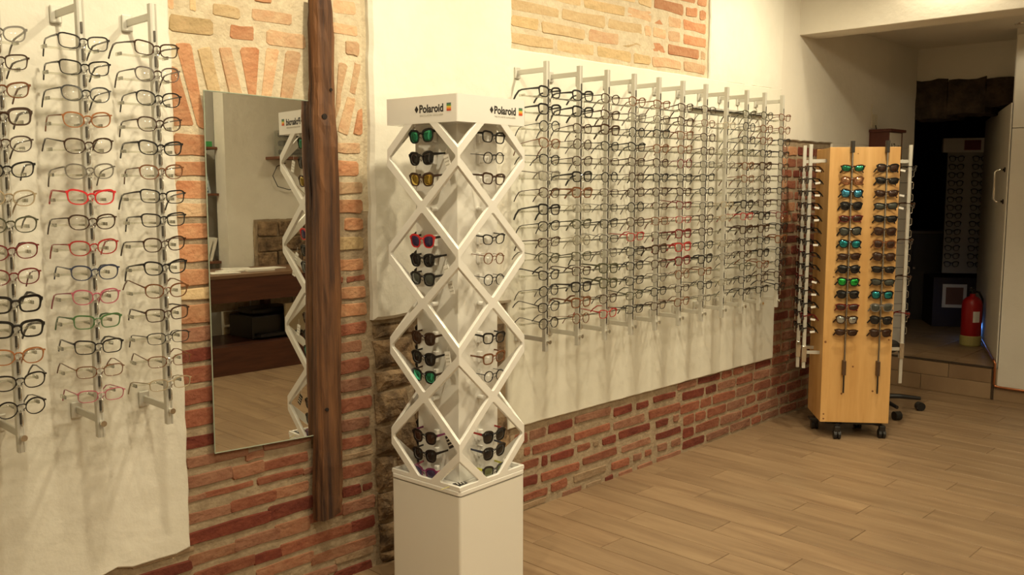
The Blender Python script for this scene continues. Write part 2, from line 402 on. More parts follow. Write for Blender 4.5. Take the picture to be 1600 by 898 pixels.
for pts, pr in [([(584, 508), (650, 500), (652, 520), (586, 530)], .025), ([(583, 533), (648, 524), (650, 570), (590, 578)], .03), ([(588, 583), (640, 576), (646, 600), (592, 612)], .028),
                ([(652, 530), (700, 520), (705, 590), (655, 600)], .03), ([(586, 616), (636, 606), (642, 640), (628, 652), (590, 664)], .035), ([(650, 606), (710, 596), (712, 650), (652, 656)], .03),
                ([(588, 670), (652, 658), (656, 700), (590, 712)], .034), ([(660, 660), (720, 650), (722, 700), (662, 704)], .03), ([(590, 716), (616, 712), (622, 760), (592, 768)], .034), ([(622, 712), (700, 704), (705, 750), (628, 760)], .03),
                ([(592, 773), (625, 766), (622, 806), (594, 814)], .036), ([(630, 764), (720, 750), (722, 800), (628, 806)], .03), ([(594, 820), (628, 812), (630, 850), (596, 862)], .032), ([(636, 812), (740, 800), (742, 834), (638, 846)], .03),
                ([(596, 866), (640, 852), (640, 868), (600, 878)], .03), ([(720, 660), (800, 650), (800, 720), (722, 730)], .03), ([(730, 740), (810, 728), (812, 780), (735, 795)], .03), ([(705, 520), (790, 505), (792, 570), (708, 585)], .03)]:
    stone(pts, pr)
# recessed picture rail seen between the display rails
rl = thing('wall_rail', 'thin grey metal strip on the white board behind the upper rail brackets', 'wall rail', (4.8, 2.895, 1.985))
obj('strip', BX(-.40, .40, -.012, .006, -.008, .008), ALU, rl)
obj('strip_lip', BX(-.40, .40, -.016, -.012, -.011, -.004), DARKM, rl)
# floor: base plus wood-look tiles laid across the room
fl = struct('floor', BX(-1.6, 7.15, -2.6, WY+.02, -.12, -.004), GROUT)
TX, TYL = .166, .80
tbm = NB(); bx(tbm, -TX/2+.0015, TX/2-.0015, -TYL/2+.0015, TYL/2-.0015, -.008, 0)
tme = finish(tbm, 'tile', bevel=.0012, seg=1); tme.materials.append(TILE)
nx = 0; x = 1.66
offs = [0, .31, .62, .17, .47, .78, .05, .39, .70, .24, .55]
tcache = {}
while x < 7.15:
    y = 2.935-offs[nx % 11]*TYL
    ys = [(y, 2.935)] if 2.935-y > .02 else []
    while y > -1.85: ys.append((y-TYL, y)); y -= TYL
    for a, b in ys:
        if x > 3.9 and b < .35: continue
        e = min(x+TX, 7.15)
        key = (round(e-x, 3), round(b-a, 3))
        if key not in tcache:
            bm = NB(); hx = (e-x)/2-.0015; hy = (b-a)/2-.0015; bx(bm, -hx, hx, -hy, hy, -.010, 0)
            tcache[key] = finish(bm, 'tile', bevel=.0012, seg=1); tcache[key].materials.append(TILE)
        part_obj('tile', tcache[key], TILE, fl, ((x+e)/2, (a+b)/2, 0))
    x += TX; nx += 1
obj('tile_field', BX(-1.6, 1.655, -2.6, WY, -.01, -.001), PLANKBASE, fl)
obj('tile_field', BX(3.99, 7.15, -2.6, -.45, -.01, -.0005), PLANKBASE, fl)
# ceiling, dropped beam, lower ceiling beyond
struct('ceiling', BX(-1.6, 5.72, -2.6, 3.2, 3.08, 3.2), PLASTER2)
struct('trim_1', BX(5.666, 5.90, -2.6, WY+.01, 2.52, 3.1), PLASTER2, bevel=.004)
struct('ceiling', BX(5.88, 7.9, -2.6, 3.2, 2.64, 2.80), PLASTER2)
struct('wall_front', BX(-1.75, -1.6, -2.6, 3.1, -.05, 3.1), PLASTER2)
# end wall with the dark stone-lintelled opening
wb = struct('wall_back', BX(7.68, 8.0, 1.6, 2.93, 2.365, 2.80), PLASTER2)
obj('wall_beside_door', BX(XB, XB+.55, -2.6, 2.035, -.05, 2.78), PLASTER2, wb)
obj('wall_lining', BX(XB-.012, XB, -2.6, 2.028, .085, 1.95), PLASTER2, wb, bevel=.003)
obj('wall_lining', BX(XB-.012, XB, -2.6, 2.028, 1.954, 2.6), PLASTER2, wb, bevel=.003)
obj('baseboard_tile', BX(XB-.016, XB-.001, 1.48, 2.07, 0, .082), TILE, wb, bevel=.002)
obj('baseboard_tile', BX(XB-.016, XB-.001, .88, 1.475, 0, .082), TILE, wb, bevel=.002)
# dark rough lintel stones
lint = [(2.93, 2.66, 2.385, 2.08), (2.655, 2.38, 2.378, 2.11), (2.375, 2.04, 2.365, 2.16)]
LST = mat('dark_lintel_stone', (.02, .014, .009), .95, col2=(.07, .045, .028), scale=(9, 9, 9), bump=.02, bscale=(25, 25, 25))
for y1, y0, zt, zb in lint:
    bm = NB(); bx(bm, 7.665, 8.10, y0, y1, zb, zt); bmesh.ops.subdivide_edges(bm, edges=bm.edges[:], cuts=3, use_grid_fill=True)
    for v in bm.verts: v.co += Vector((rnd.uniform(-.010, .010), rnd.uniform(-.003, .003), rnd.uniform(-.012, .012)))
    obj('lintel_stone', bm, LST, wb)
# splayed white reveal on the right of the opening
def jambpt(X): return 2.045+.397*(X-7.15)
bm = NB(); poly = [(XB, jambpt(XB)), (9.0, jambpt(9.0)), (9.0, jambpt(9.0)-.15), (XB+.3, 1.9), (XB, 1.9)]
prism(bm, poly, Matrix.Translation((0, 0, 0)), 2.13); obj('splayed_reveal', bm, PLASTER2, wb)
# room beyond, one step up
fb = struct('floor', BX(XB-.01, 11.2, .9, 6.2, -.05, .228), GROUT)
for i in range(6):
    for k in range(3):
        X0 = XB+.0+i*.60; Y0 = 2.06+k*.30
        if i == 0 and k == 2: pass
        o = obj('tile', BX(X0+.002, X0+.597, Y0+.002, Y0+.297, .225, .236), TILE, fb, bevel=.001, seg=1)
obj('tile_field', BX(XB, 11.2, 2.97, 6.2, .225, .234), PLANKBASE, fb)
for Y0, Y1, Z0, Z1 in [(2.065, 2.56, .002, .118), (2.065, 2.36, .121, .226), (2.565, 2.92, .002, .118), (2.365, 2.92, .121, .226)]:
    obj('riser_tile', BX(XB-.022, XB-.008, Y0, Y1, Z0, Z1), TILE, fb, bevel=.001, seg=1)
struct('trim_2', BX(XB-.026, XB-.004, 2.055, 2.92, .228, .240), mat('bronze_edge', (.10, .075, .05), .4, .6))
struct('trim_3', BX(XB-.026, XB-.004, 2.045, 2.060, 0, .240), MATS['bronze_edge'])
DARKW = mat('unlit_room_wall', (.035, .035, .045), .9)  # darkness of the unlit room put into the wall colour
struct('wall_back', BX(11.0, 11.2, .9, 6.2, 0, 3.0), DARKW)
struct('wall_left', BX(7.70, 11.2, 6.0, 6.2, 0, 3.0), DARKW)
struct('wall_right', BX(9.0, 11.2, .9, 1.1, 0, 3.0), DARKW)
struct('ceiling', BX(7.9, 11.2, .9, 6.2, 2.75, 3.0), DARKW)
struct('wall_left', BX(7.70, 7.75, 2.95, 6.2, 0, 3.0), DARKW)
# opposite side of the room, seen in the mirror
wr = struct('wall_right', BX(4.17, 7.3, -2.05, -1.87, -.05, 3.1), PLASTER)
struct('wall_right', BX(-1.7, 4.3, -2.6, -2.30, -.05, 3.1), PLASTER2)
struct('ceiling', BX(5.7, 7.4, -2.6, -1.8, 3.0, 3.1), PLASTER2)
bm = NB(); bx(bm, 4.43, 5.3, -1.875, -1.855, .55, 1.27); bmesh.ops.subdivide_edges(bm, edges=bm.edges[:], cuts=5, use_grid_fill=True)
for v in bm.verts: v.co += Vector((rnd.uniform(-.008, .008), rnd.uniform(-.004, .008), rnd.uniform(-.008, .008)))
obj('stone_bed', bm, MORTAR, wr)
for i in range(3):
    x = 4.45
    while x < 5.25:
        L = rnd.uniform(.18, .34); a, b = .83+i*.145, .83+i*.145+.135
        bm = NB(); bx(bm, x+.008, x+L-.008, -1.862, -1.83, a, b); 
        for v in bm.verts: v.co += Vector((rnd.uniform(-.012, .012), rnd.uniform(-.004, .004), rnd.uniform(-.008, .008)))
        obj('stone', bm, STONE, wr, bevel=.01); x += L
STONE_L = mat('pale_rubble', (.40, .30, .19), .95, col2=(.55, .44, .30), scale=(14, 14, 14), bump=.01)
for i in range(4):
    x = 3.3
    while x < 5.2:
        L = rnd.uniform(.14, .30); a, b = .05+i*.135, .05+i*.135+.12
        bm = NB(); yy = -2.30 if x+L < 4.17 else -1.87
        bx(bm, x+.008, x+L-.008, yy, yy+.02, a, b)
        for v in bm.verts: v.co += Vector((rnd.uniform(-.01, .01), 0, rnd.uniform(-.008, .008)))
        obj('stone', bm, STONE_L, wr, bevel=.006); x += L
# ================================================================== CEILING LIGHTS
def spotlamp(x, y, z, power, cone, blend, aim, i):
    names = ['above the left eyeglass panel', 'above the timber post and mirror', 'above the near end of the long rack', 'above the far end of the long rack', 'close to the dropped beam',
             'added as fill over the middle of the room', 'added as fill above the photographer', 'added as fill over the right side of the room', 'near the workbench, left of the pair', 'near the workbench, right of the pair', 'under the lowered ceiling by the doorway']
    t = thing('ceiling_spotlight', 'small round recessed ceiling spotlight '+names[i], 'light', (x, y, z))
    bm = NB(); lathe(bm, [(.030, .0), (.045, -.004), (.050, .004), (.050, .055), (.030, .055)], n=20); obj('trim_ring', bm, CHROME, t, smooth=False)
    bm = NB(); cyl(bm, (0, 0, .004), (0, 0, .010), .029, n=20); obj('bulb', bm, mat('lit_bulb', (1, .9, .7), .5, emit=(1, .85, .55, 12)), t)
    ld = bpy.data.lights.new('spot', 'SPOT' if cone < 200 else 'POINT'); ld.energy = power; ld.color = WARM
    if cone < 200: ld.spot_size = math.radians(cone); ld.spot_blend = blend
    ld.shadow_soft_size = .045 if cone < 200 else .11 # ld.shadow_soft_size = .045
    lo = bpy.data.objects.new('lamp', ld); C.objects.link(lo); lo.parent = t; lo.location = (0, 0, -.03)
    d = Vector(aim)-Vector((x, y, z)); lo.rotation_euler = d.to_track_quat('-Z', 'Y').to_euler()
for i, s in enumerate(SPOTS): spotlamp(*s, i)
# ================================================================== EYEWEAR
def outline(w_, h_, p, low=1.0, lift=0., n=28):
    pts = []
    for k in range(n):
        t = 2*math.pi*k/n; c, s = math.cos(t), math.sin(t)
        x = w_/2*math.copysign(abs(c)**(2/p), c); z = h_/2*math.copysign(abs(s)**(2/p), s)
        x *= 1+(low-1)*(.5-z/h_)
        z += lift*(x/w_)*(1 if z > 0 else .3)
        pts.append((x, z))
    return pts
STY = {  # lens w, h, squareness, lower width, outer lift, rim half-width, gap, temple height
 'rectangular': (.053, .034, 3.4, .88, .006, .0015, .017, .0052), 'oval': (.052, .037, 2.4, .90, .005, .0015, .017, .004),
 'round': (.046, .041, 2.0, 1.0, .0, .0014, .020, .003), 'cat-eye': (.053, .035, 2.7, .86, .010, .0018, .016, .006),
 'bold square': (.053, .038, 3.2, .88, .004, .0027, .017, .0085), 'slim metal': (.051, .031, 3.0, .92, .002, .0009, .018, .002),
 'wayfarer': (.054, .045, 2.7, .84, .006, .0030, .017, .010), 'sport': (.060, .036, 2.6, .84, .006, .0022, .013, .009)}
EW = {}
def eyewear(style):
    if style in EW: return EW[style]
    w_, h_, p, low, lift, rim, gap, th = STY[style]
    cx = (w_+gap)/2
    bm = NB(); lens = {}
    for s in (-1, 1):
        o = outline(w_, h_, p, low, lift)
        if s < 0: o = [(-x, z) for x, z in o]
        n = len(o); R = []
        for i, (x, z) in enumerate(o):
            a = Vector(o[i-1]); b = Vector(o[(i+1) % n]); t = (b-a).normalized(); nn = Vector((t.y, -t.x))*(1 if s > 0 else -1)
            top = 1.75 if z > h_*.2 else .75
            wrap = abs(x*s+w_/2)*.06
            R.append([bm.verts.new((s*cx+x+nn.x*d, y+wrap, z+nn.y*d)) for d, y in ((-rim*.8, -.0015), (rim*top, -.0015), (rim*top, .0015), (-rim*.8, .0015))])
        for i in range(n):
            A, B = R[i], R[(i+1) % n]
            for k in range(4): bm.faces.new((A[k], A[(k+1) % 4], B[(k+1) % 4], B[k]))
        lb = NB(); fr = []; bk_ = []
        for x, z in o:
            wrap = abs(x*s+w_/2)*.06
            fr.append(lb.verts.new((x, -.0004+wrap, z))); bk_.append(lb.verts.new((x, .0008+wrap, z)))
        cf = lb.verts.new((0, -.0038+w_/2*.06, 0)); cb = lb.verts.new((0, -.0026+w_/2*.06, 0))
        mid = []
        for x, z in o: mid.append(lb.verts.new((x*.55, -.0028+abs(x*.55*s+w_/2)*.06, z*.55)))
        midb = [lb.verts.new((x*.55, -.0016+abs(x*.55*s+w_/2)*.06, z*.55)) for x, z in o]
        for i in range(n):
            j = (i+1) % n
            lb.faces.new((fr[i], fr[j], mid[j], mid[i])); lb.faces.new((mid[i], mid[j], cf)); lb.faces.new((bk_[i], bk_[j], midb[j], midb[i])); lb.faces.new((midb[i], midb[j], cb)); lb.faces.new((fr[i], fr[j], bk_[j], bk_[i]))
        lens[s] = (finish(lb, 'lens', smooth=True), (s*cx, 0, 0))
    # bridge and end pieces
    zb = h_*.18
    tube(bm, [(-gap/2-.002, 0, zb-.001), (-gap/4, -.001, zb+.003), (gap/4, -.001, zb+.003), (gap/2+.002, 0, zb-.001)], rim*1.15+.0003, 6)
    hx = cx+w_/2; hz = h_*.27+lift*.5
    for s in (-1, 1):
        bx(bm, min(s*(hx-.003), s*(hx+.004)), max(s*(hx-.003), s*(hx+.004)), .001, .008, hz-th/2, hz+th/2)
        tube(bm, [(s*(gap/2-.001), .002, -.002), (s*(gap/2-.003), .007, -.006), (s*(gap/2-.0025), .006, -.010)], .0012, 5)
    front = finish(bm, 'front')
    temples = {}
    for s in (-1, 1):
        tb = NB(); prof = [(0, 0, 0), (.04, .002, 0), (.085, .001, -.001), (.105, -.002, -.005), (.125, -.005, -.022), (.138, -.007, -.040)]
        rings = []
        for k, (y, dx, z) in enumerate(prof):
            hh = th/2*(1-.35*math.sin(math.pi*min(1, k/3.))) if k < 4 else th/2*(.9 if k == 4 else .75)
            hh = max(hh, .0011); wv = .0011 if k < 3 else .0015
            sl = 0 if k < 3 else (1 if k > 3 else .5)
            dy = sl*hh*.8
            rings.append([tb.verts.new((s*dx+a*wv, y+b*dy, z+b*hh*(1-.45*sl))) for a, b in ((-1, -1), (1, -1), (1, 1), (-1, 1))])
        for A, B in zip(rings, rings[1:]):
            for k in range(4): tb.faces.new((A[k], A[(k+1) % 4], B[(k+1) % 4], B[k]))
        tb.faces.new(rings[0][::-1]); tb.faces.new(rings[-1])
        temples[s] = (finish(tb, 'temple'), (s*(hx+.002), .006, hz))
    EW[style] = (front, lens, temples); return EW[style]
FC = {'black': ((.010, .009, .009), .25), 'dark brown': ((.045, .020, .010), .25), 'brown': ((.16, .060, .022), .25), 'amber': ((.32, .12, .04), .25), 'red': ((.36, .022, .020), .25),
      'dark red': ((.14, .012, .012), .25), 'pink': ((.42, .10, .14), .3), 'green': ((.06, .15, .05), .3), 'olive': ((.06, .06, .03), .3), 'navy': ((.02, .03, .07), .3), 'grey': ((.16, .145, .12), .3),
      'beige': ((.36, .28, .17), .3), 'violet': ((.16, .02, .09), .3), 'yellow': ((.62, .60, .08), .4), 'bright red': ((.62, .02, .025), .3)}
def fm_(c): return mat(c.replace(' ', '_')+'_frame', FC[c][0], FC[c][1], coat=.2)
CLEARF = clear_mat('clear_frame', (.80, .78, .70), .3, .1, .35, (.5, .45, .33))
TINT = {}
def tint(n, col, rough=.08, metal=0.):
    if n not in TINT: TINT[n] = mat(n+'_tinted_lens', col, rough, metal, spec=.7)
    return TINT[n]
tint('black', (.006, .006, .007)); tint('brown', (.035, .014, .008)); tint('green mirror', (.05, .34, .20), .08, .9); tint('teal mirror', (.04, .36, .42), .08, .9); tint('blue mirror', (.10, .45, .75), .08, .9)
tint('silver mirror', (.55, .62, .66), .08, .9); tint('orange mirror', (.65, .36, .22), .1, .9); tint('gold mirror', (.42, .30, .06), .12, .9); tint('violet', (.03, .02, .07)); tint('grey', (.05, .055, .045)); tint('olive', (.09, .10, .045))
tint('bright green mirror', (.05, .62, .12), .08, .9)
def make_eyewear(name, style, fmat, lmat, label, cat, loc, rz, group, tilt=(0, 0), spread=(0, 0), tcol=None, scale=1.):
    t = thing(name, label, cat, loc, rz, group)
    t.rotation_euler = (tilt[0], tilt[1], rz)
    if scale != 1.: t.scale = (scale,)*3
    front, lens, temples = eyewear(style)
    part_obj('frame_front', front, fmat, t)
    for s in (-1, 1):
        part_obj('lens', lens[s][0], lmat, t, lens[s][1])
        part_obj('temple', temples[s][0], tcol or fmat, t, temples[s][1], (spread[1], 0, s*spread[0]))
    return t
for stl in STY: eyewear(stl)
ORD = ['top', 'second', 'third', 'fourth', 'fifth', 'sixth', 'seventh', 'eighth', 'ninth', 'tenth', 'eleventh', 'twelfth', 'thirteenth', 'fourteenth', 'fifteenth']
# ------------------------------------------------------------------ wall display rails
ROWZ = [1.951-.0722*k for k in range(15)]
def rail_meshes():
    d = {}
    bm = NB()
    prof = [(-.010, .010), (-.010, -.009), (-.0045, -.011), (-.0045, -.0098), (.0045, -.0098), (.0045, -.011), (.010, -.009), (.010, .010)]
    A = [bm.verts.new((x, y, .811)) for x, y in prof]; B = [bm.verts.new((x, y, 2.087)) for x, y in prof]
    for i in range(8): bm.faces.new((A[i], A[(i+1) % 8], B[(i+1) % 8], B[i]))
    bm.faces.new(A[::-1]); bm.faces.new(B); d['profile'] = finish(bm, 'profile')
    bm = NB(); bx(bm, -.004, .004, .0, .175, -.011, .011); d['arm'] = finish(bm, 'arm', bevel=.0015, seg=1)
    bm = NB(); bx(bm, -.017, .017, .0, .010, -.026, .026); d['plate'] = finish(bm, 'plate', bevel=.004)
    bm = NB(); cyl(bm, (0, -.024, 0), (0, -.008, 0), .006, n=12); cyl(bm, (0, -.030, 0), (0, -.024, 0), .009, n=12); d['knob'] = finish(bm, 'knob')
    bm = NB(); tube(bm, [(0, -.008, .024), (0, -.022, .024), (0, -.026, .020), (0, -.026, -.014), (0, -.022, -.018), (0, -.008, -.018)], .0016, 6); d['loop'] = finish(bm, 'loop', smooth=True)
    bm = NB(); bx(bm, -.0028, .0028, -.0135, -.004, -.015, .017); d['lock'] = finish(bm, 'lock', bevel=.001, seg=1)
    bm = NB(); bx(bm, -.075, .075, .074, .080, -.003, .003); bx(bm, -.003, .003, .008, .076, -.003, .003)
    for s in (-1, 1): bx(bm, s*.072-.0025, s*.072+.0025, .06, .095, -.004, .006)
    d['support'] = finish(bm, 'support')
    return d
RM = rail_meshes(); LOCKM = mat('lock_grey', (.10, .09, .075), .35, .4)
def rail(x, label, group):
    t = thing('display_rail', label, 'display rail', (x, 2.72, 0), 0, group)
    part_obj('rail_profile', RM['profile'], ALU, t)
    for z in (2.052, .862):
        part_obj('bracket_arm', RM['arm'], ALU, t, (0, .010, z)); part_obj('wall_plate', RM['plate'], ALU, t, (0, .170, z))
    part_obj('clamp_knob', RM['knob'], CHROME, t, (0, 0, .855))
    part_obj('lock_bar', RM['lock'], LOCKM, t, (0, 0, ROWZ[0]+.04))
    for z in ROWZ:
        part_obj('lock_bar', RM['lock'], LOCKM, t, (0, 0, z-.034)); part_obj('lock_loop', RM['loop'], CHROME, t, (0, 0, z-.034))
        part_obj('clear_temple_support', RM['support'], ACR, t, (0, 0, z-.010))
    return t
LX = [.831, 1.048, 1.259]
LNAME = ['leftmost rail', 'middle rail', 'right rail']
LSPEC = [  # colour, style
 [('grey', 'cat-eye'), ('dark brown', 'rectangular'), ('brown', 'cat-eye'), ('dark brown', 'bold square'), ('dark brown', 'oval'), ('black', 'cat-eye'), ('beige', 'oval'), ('olive', 'oval'), ('dark red', 'oval'), ('dark red', 'oval'), ('black', 'bold square'), ('black', 'bold square'), ('amber', 'oval'), ('black', 'oval'), ('black', 'round')],
 [('black', 'rectangular'), ('black', 'rectangular'), ('black', 'oval'), ('amber', 'oval'), ('dark brown', 'oval'), ('grey', 'oval'), ('bright red', 'cat-eye'), ('dark brown', 'oval'), ('red', 'oval'), ('navy', 'oval'), ('pink', 'oval'), ('green', 'rectangular'), ('black', 'rectangular'), ('brown', 'slim metal'), ('pink', 'slim metal')],
 [('dark brown', 'rectangular'), ('dark brown', 'oval'), ('black', 'oval'), ('dark brown', 'oval'), ('black', 'cat-eye'), ('brown', 'oval'), ('black', 'rectangular'), ('black', 'rectangular'), ('dark brown', 'oval'), ('black', 'cat-eye'), ('brown', 'oval'), ('dark brown', 'rectangular'), ('black', 'slim metal'), ('brown', 'slim metal'), ('beige', 'slim metal')]]
def place(col, sty, x, z, label, group, big):
    fm0 = CLEARF if col == 'clear' else fm_(col)
    th = rnd.uniform(-.10, .10); dz = rnd.uniform(-.002, .002)
    make_eyewear('eyeglasses', sty, fm0, LENS, label, 'eyeglasses', (x, 2.698, z+dz), rnd.uniform(-.05, .05), group,
                 tilt=(rnd.uniform(-.05, .10), rnd.uniform(-.045, .045)), spread=(rnd.uniform(-.10, .06), rnd.uniform(-.14, .08)), scale=1.10)
for i, x in enumerate(LX):
    rail(x, 'vertical aluminium eyeglass rail, '+LNAME[i]+' of the left white panel', 'rails on the left panel')
    for k, (c, s) in enumerate(LSPEC[i]):
        pos = ORD[k]+(' row' if k == 0 else ' from the top')
        place(c, s, x, ROWZ[k], f'{c} {s} eyeglasses, {pos} on {LNAME[i]} left of the mirror', 'eyeglasses on the left white panel', True)
RX = [3.012, 3.236, 3.437, 3.646, 3.851, 4.063, 4.280, 4.491, 4.705, 4.906, 5.118]
SPECIAL = {(2, 14): ('red', 'rectangular'), (3, 9): ('red', 'rectangular'), (5, 7): ('dark red', 'rectangular'), (5, 8): ('red', 'slim metal'), (5, 9): ('dark red', 'bold square'), (5, 10): ('red', 'bold square'), (5, 11): ('dark red', 'bold square'),
           (8, 8): ('red', 'rectangular'), (10, 1): ('brown', 'oval'), (9, 1): ('brown', 'oval'), (10, 8): ('dark red', 'rectangular'), (5, 4): ('dark red', 'round'), (0, 0): ('black', 'bold square'), (0, 1): ('black', 'bold square'), (0, 2): ('black', 'round'), (0, 3): ('brown', 'oval'),
           (0, 7): ('black', 'bold square'), (0, 8): ('black', 'oval'), (1, 0): ('black', 'bold square'), (1, 1): ('black', 'bold square'), (0, 12): ('black', 'round'), (0, 13): ('black', 'oval'), (0, 14): ('black', 'round'), (2, 3): ('black', 'oval'), (3, 2): ('black', 'round')}
for i, x in enumerate(RX):
    rn = ('first' if i == 0 else ORD[i])+' rail'
    rail(x, f'vertical aluminium eyeglass rail, {rn} from the left on the long white board', 'rails on the long rack')
    for k in range(15):
        if i == 7 and k in (0, 2, 5, 6, 9, 12, 14): continue
        if (i, k) in SPECIAL: c, s = SPECIAL[(i, k)]
        else:
            c = rnd.choice(['black', 'black', 'dark brown', 'dark brown', 'olive', 'grey', 'brown', 'black', 'dark brown']); s = rnd.choice(['rectangular', 'oval', 'oval', 'cat-eye', 'round', 'slim metal', 'rectangular', 'bold square'])
            if i == 7: c = rnd.choice(['clear', 'beige', 'grey']); s = 'slim metal'
            if (i, k) in ((1, 7), (1, 9)): c = 'clear'
        pos = ORD[k]+(' row' if k == 0 else ' from top')
        place(c, s, x, ROWZ[k], f'{c} {s} eyeglasses, {pos} on the {rn} of the long rack', 'eyeglasses on the long rack', False)
# ================================================================== MIRROR AND TIMBER
mt = thing('wall_mirror', 'tall frameless wall mirror hung left of the rough timber post', 'mirror', (1.70, 2.896, .61))
m4 = [onY(318, 141, 2.897), onY(492, 158.5, 2.897), onY(497, 679, 2.892), onY(336, 708, 2.892)]
bm = NB(); o = Vector((1.70, 2.896, .61))
A = [bm.verts.new(p-o) for p in m4]; B = [bm.verts.new(p-o+Vector((0, .006, 0))) for p in m4]
bm.faces.new(A)
MIR = mat('mirror_silver', (.80, .80, .76), .003, 1.)
obj('mirror_glass', bm_ := bm, MIR, mt) if False else None
bm.faces.new(B[::-1])
for i in range(4): bm.faces.new((A[i], A[(i+1) % 4], B[(i+1) % 4], B[i]))
obj('mirror_glass', bm, MIR, mt)
bm = NB()
for i in range(4):
    a = m4[i]-o+Vector((0, .0005, 0)); b = m4[(i+1) % 4]-o+Vector((0, .0005, 0)); tube(bm, [a, b], .0022, 6)
obj('polished_edge', bm, mat('glass_edge', (.30, .34, .26), .2), mt)
# timber post
TIM = mat('old_timber', (.030, .011, .005), .75, col2=(.185, .078, .028), scale=(30, 30, 1.6), detail=9, bump=.008, bscale=(60, 60, 4), contrast=(.36, .66))
yT = 2.875
lft = [(482, -6), (481, 60), (483, 130), (482, 180), (484, 230), (487, 300), (488, 400), (488, 500), (489, 600), (490, 700), (489, 770), (490, 811)]
rgt = [(520, -2), (524, 60), (525, 130), (526, 180), (529, 230), (532, 300), (534, 400), (535, 500), (535, 600), (537, 700), (537, 770), (535, 797)]
tp = thing('timber_post', 'rough dark brown timber beam fixed upright on the brick wall beside the mirror', 'timber beam', (2.0, WY-.02, .0))
bm = NB(); rings = []
for k in range(len(lft)*3-2):
    i, f = divmod(k, 3); f /= 3.
    i2 = min(i+1, len(lft)-1)
    lp = Vector(lft[i])*(1-f)+Vector(lft[i2])*f; rp = Vector(rgt[i])*(1-f)+Vector(rgt[i2])*f
    L = onY(lp.x, lp.y, 2.89); R = onY(rp.x, rp.y, 2.845)
    x0, x1 = L.x-2.0, R.x-2.0
    z0, z1 = L.z, R.z
    yb0 = WY-.0255-(WY-.02)
    d = .062+.002*math.sin(k*.7)
    pr = [(x0+.002, yb0), (x0, yb0-d*.55), (x0+.008, yb0-d*.85), (x0+.025, yb0-d), (x0+(x1-x0)*.5, yb0-d-.004), (x1-.028, yb0-d+.002), (x1-.008, yb0-d*.86), (x1, yb0-d*.6), (x1-.004, yb0)]
    ring = []
    for (x, y) in pr:
        tt = (x-x0)/max(1e-3, x1-x0); ring.append(bm.verts.new((x+rnd.uniform(-.0025, .0025), y+rnd.uniform(-.003, .003), (z0*(1-tt)+z1*tt))))
    rings.append(ring)
for A, B in zip(rings, rings[1:]):
    n = len(A)
    for k in range(n): bm.faces.new((A[k], A[(k+1) % n], B[(k+1) % n], B[k]))
bm.faces.new(rings[0][::-1]); bm.faces.new(rings[-1])
obj('beam', bm, TIM, tp, smooth=False)
for (px, py, rr) in ((508, 182, .011), (511, 205, .006), (518, 140, .006), (512, 640, .007), (522, 505, .006)):
    p = onY(px, py, WY-.0255-.066)-Vector((2.0, WY-.02, 0)); bm = NB(); cyl(bm, p+Vector((0, .0015, 0)), p+Vector((0, .02, 0)), rr, rr*.8, 9)
    obj('knot', bm, mat('dark_knot', (.012, .006, .003), .9), tp)
# ================================================================== WHITE TOWER
RZ = math.radians(3.7); TS = .358
TC = Vector((2.135, 2.335)); TZ = .465; HZ0, HZ1 = 1.768, 1.862
tw = thing('display_tower', 'white square lattice eyewear tower on a plain plinth, lettered header on top', 'display stand', (TC.x, TC.y, 0), RZ)
# local frame: x -> along wall (right face), y -> towards wall (left face)
def rsq(bm, x0, x1, y0, y1, z0, z1, r=.012, n=4):
    pts = []
    for cx, cy, a0 in ((x1-r, y1-r, 0), (x0+r, y1-r, 90), (x0+r, y0+r, 180), (x1-r, y0+r, 270)):
        for k in range(n+1):
            a = math.radians(a0+90*k/n); pts.append((cx+r*math.cos(a), cy+r*math.sin(a)))
    prism(bm, pts, Matrix.Translation((0, 0, z0)), z1-z0)
bm = NB(); rsq(bm, 0, TS, 0, TS, 0, TZ-.022, .010); obj('plinth', bm, WHITEM, tw)
bm = NB(); rsq(bm, -.002, TS+.002, -.002, TS+.002, TZ-.018, TZ, .014); obj('plinth_cap', bm, WHITEG, tw, bevel=.003)
bm = NB(); rsq(bm, .003, TS-.003, .003, TS-.003, TZ-.022, TZ-.018, .01); obj('shadow_gap', bm, mat('grey_gap', (.25, .23, .19), .6), tw)
ci = .072
bm = NB(); bx(bm, ci, TS-ci, ci, TS-ci, TZ, HZ1-.01); obj('core', bm, CORE, tw, bevel=.002, seg=1)
hd = obj('header', (lambda b: (rsq(b, -.001, TS+.001, -.001, TS+.001, HZ0, HZ1, .006), b)[1])(NB()), WHITEG, tw)
zn = [1.650, 1.300, .955, .608]          # levels of the corner nodes
zmid = [(a+b)/2 for a, b in zip(zn, zn[1:])]
def fillet(P, r, n=4):
    out = []; N = len(P)
    for i in range(N):
        p = Vector(P[i]); a = Vector(P[i-1])-p; b = Vector(P[(i+1) % N])-p
        la, lb = a.length, b.length; a.normalize(); b.normalize()
        half = a.angle(b)/2
        d = min(r/math.tan(half) if half > .05 else r, la*.42, lb*.42)
        if half > 1.5: out.append(p); continue
        for k in range(n+1):
            t = k/n; out.append((p+a*d)*(1-t)**2+p*2*t*(1-t)+(p+b*d)*t*t)
    return out
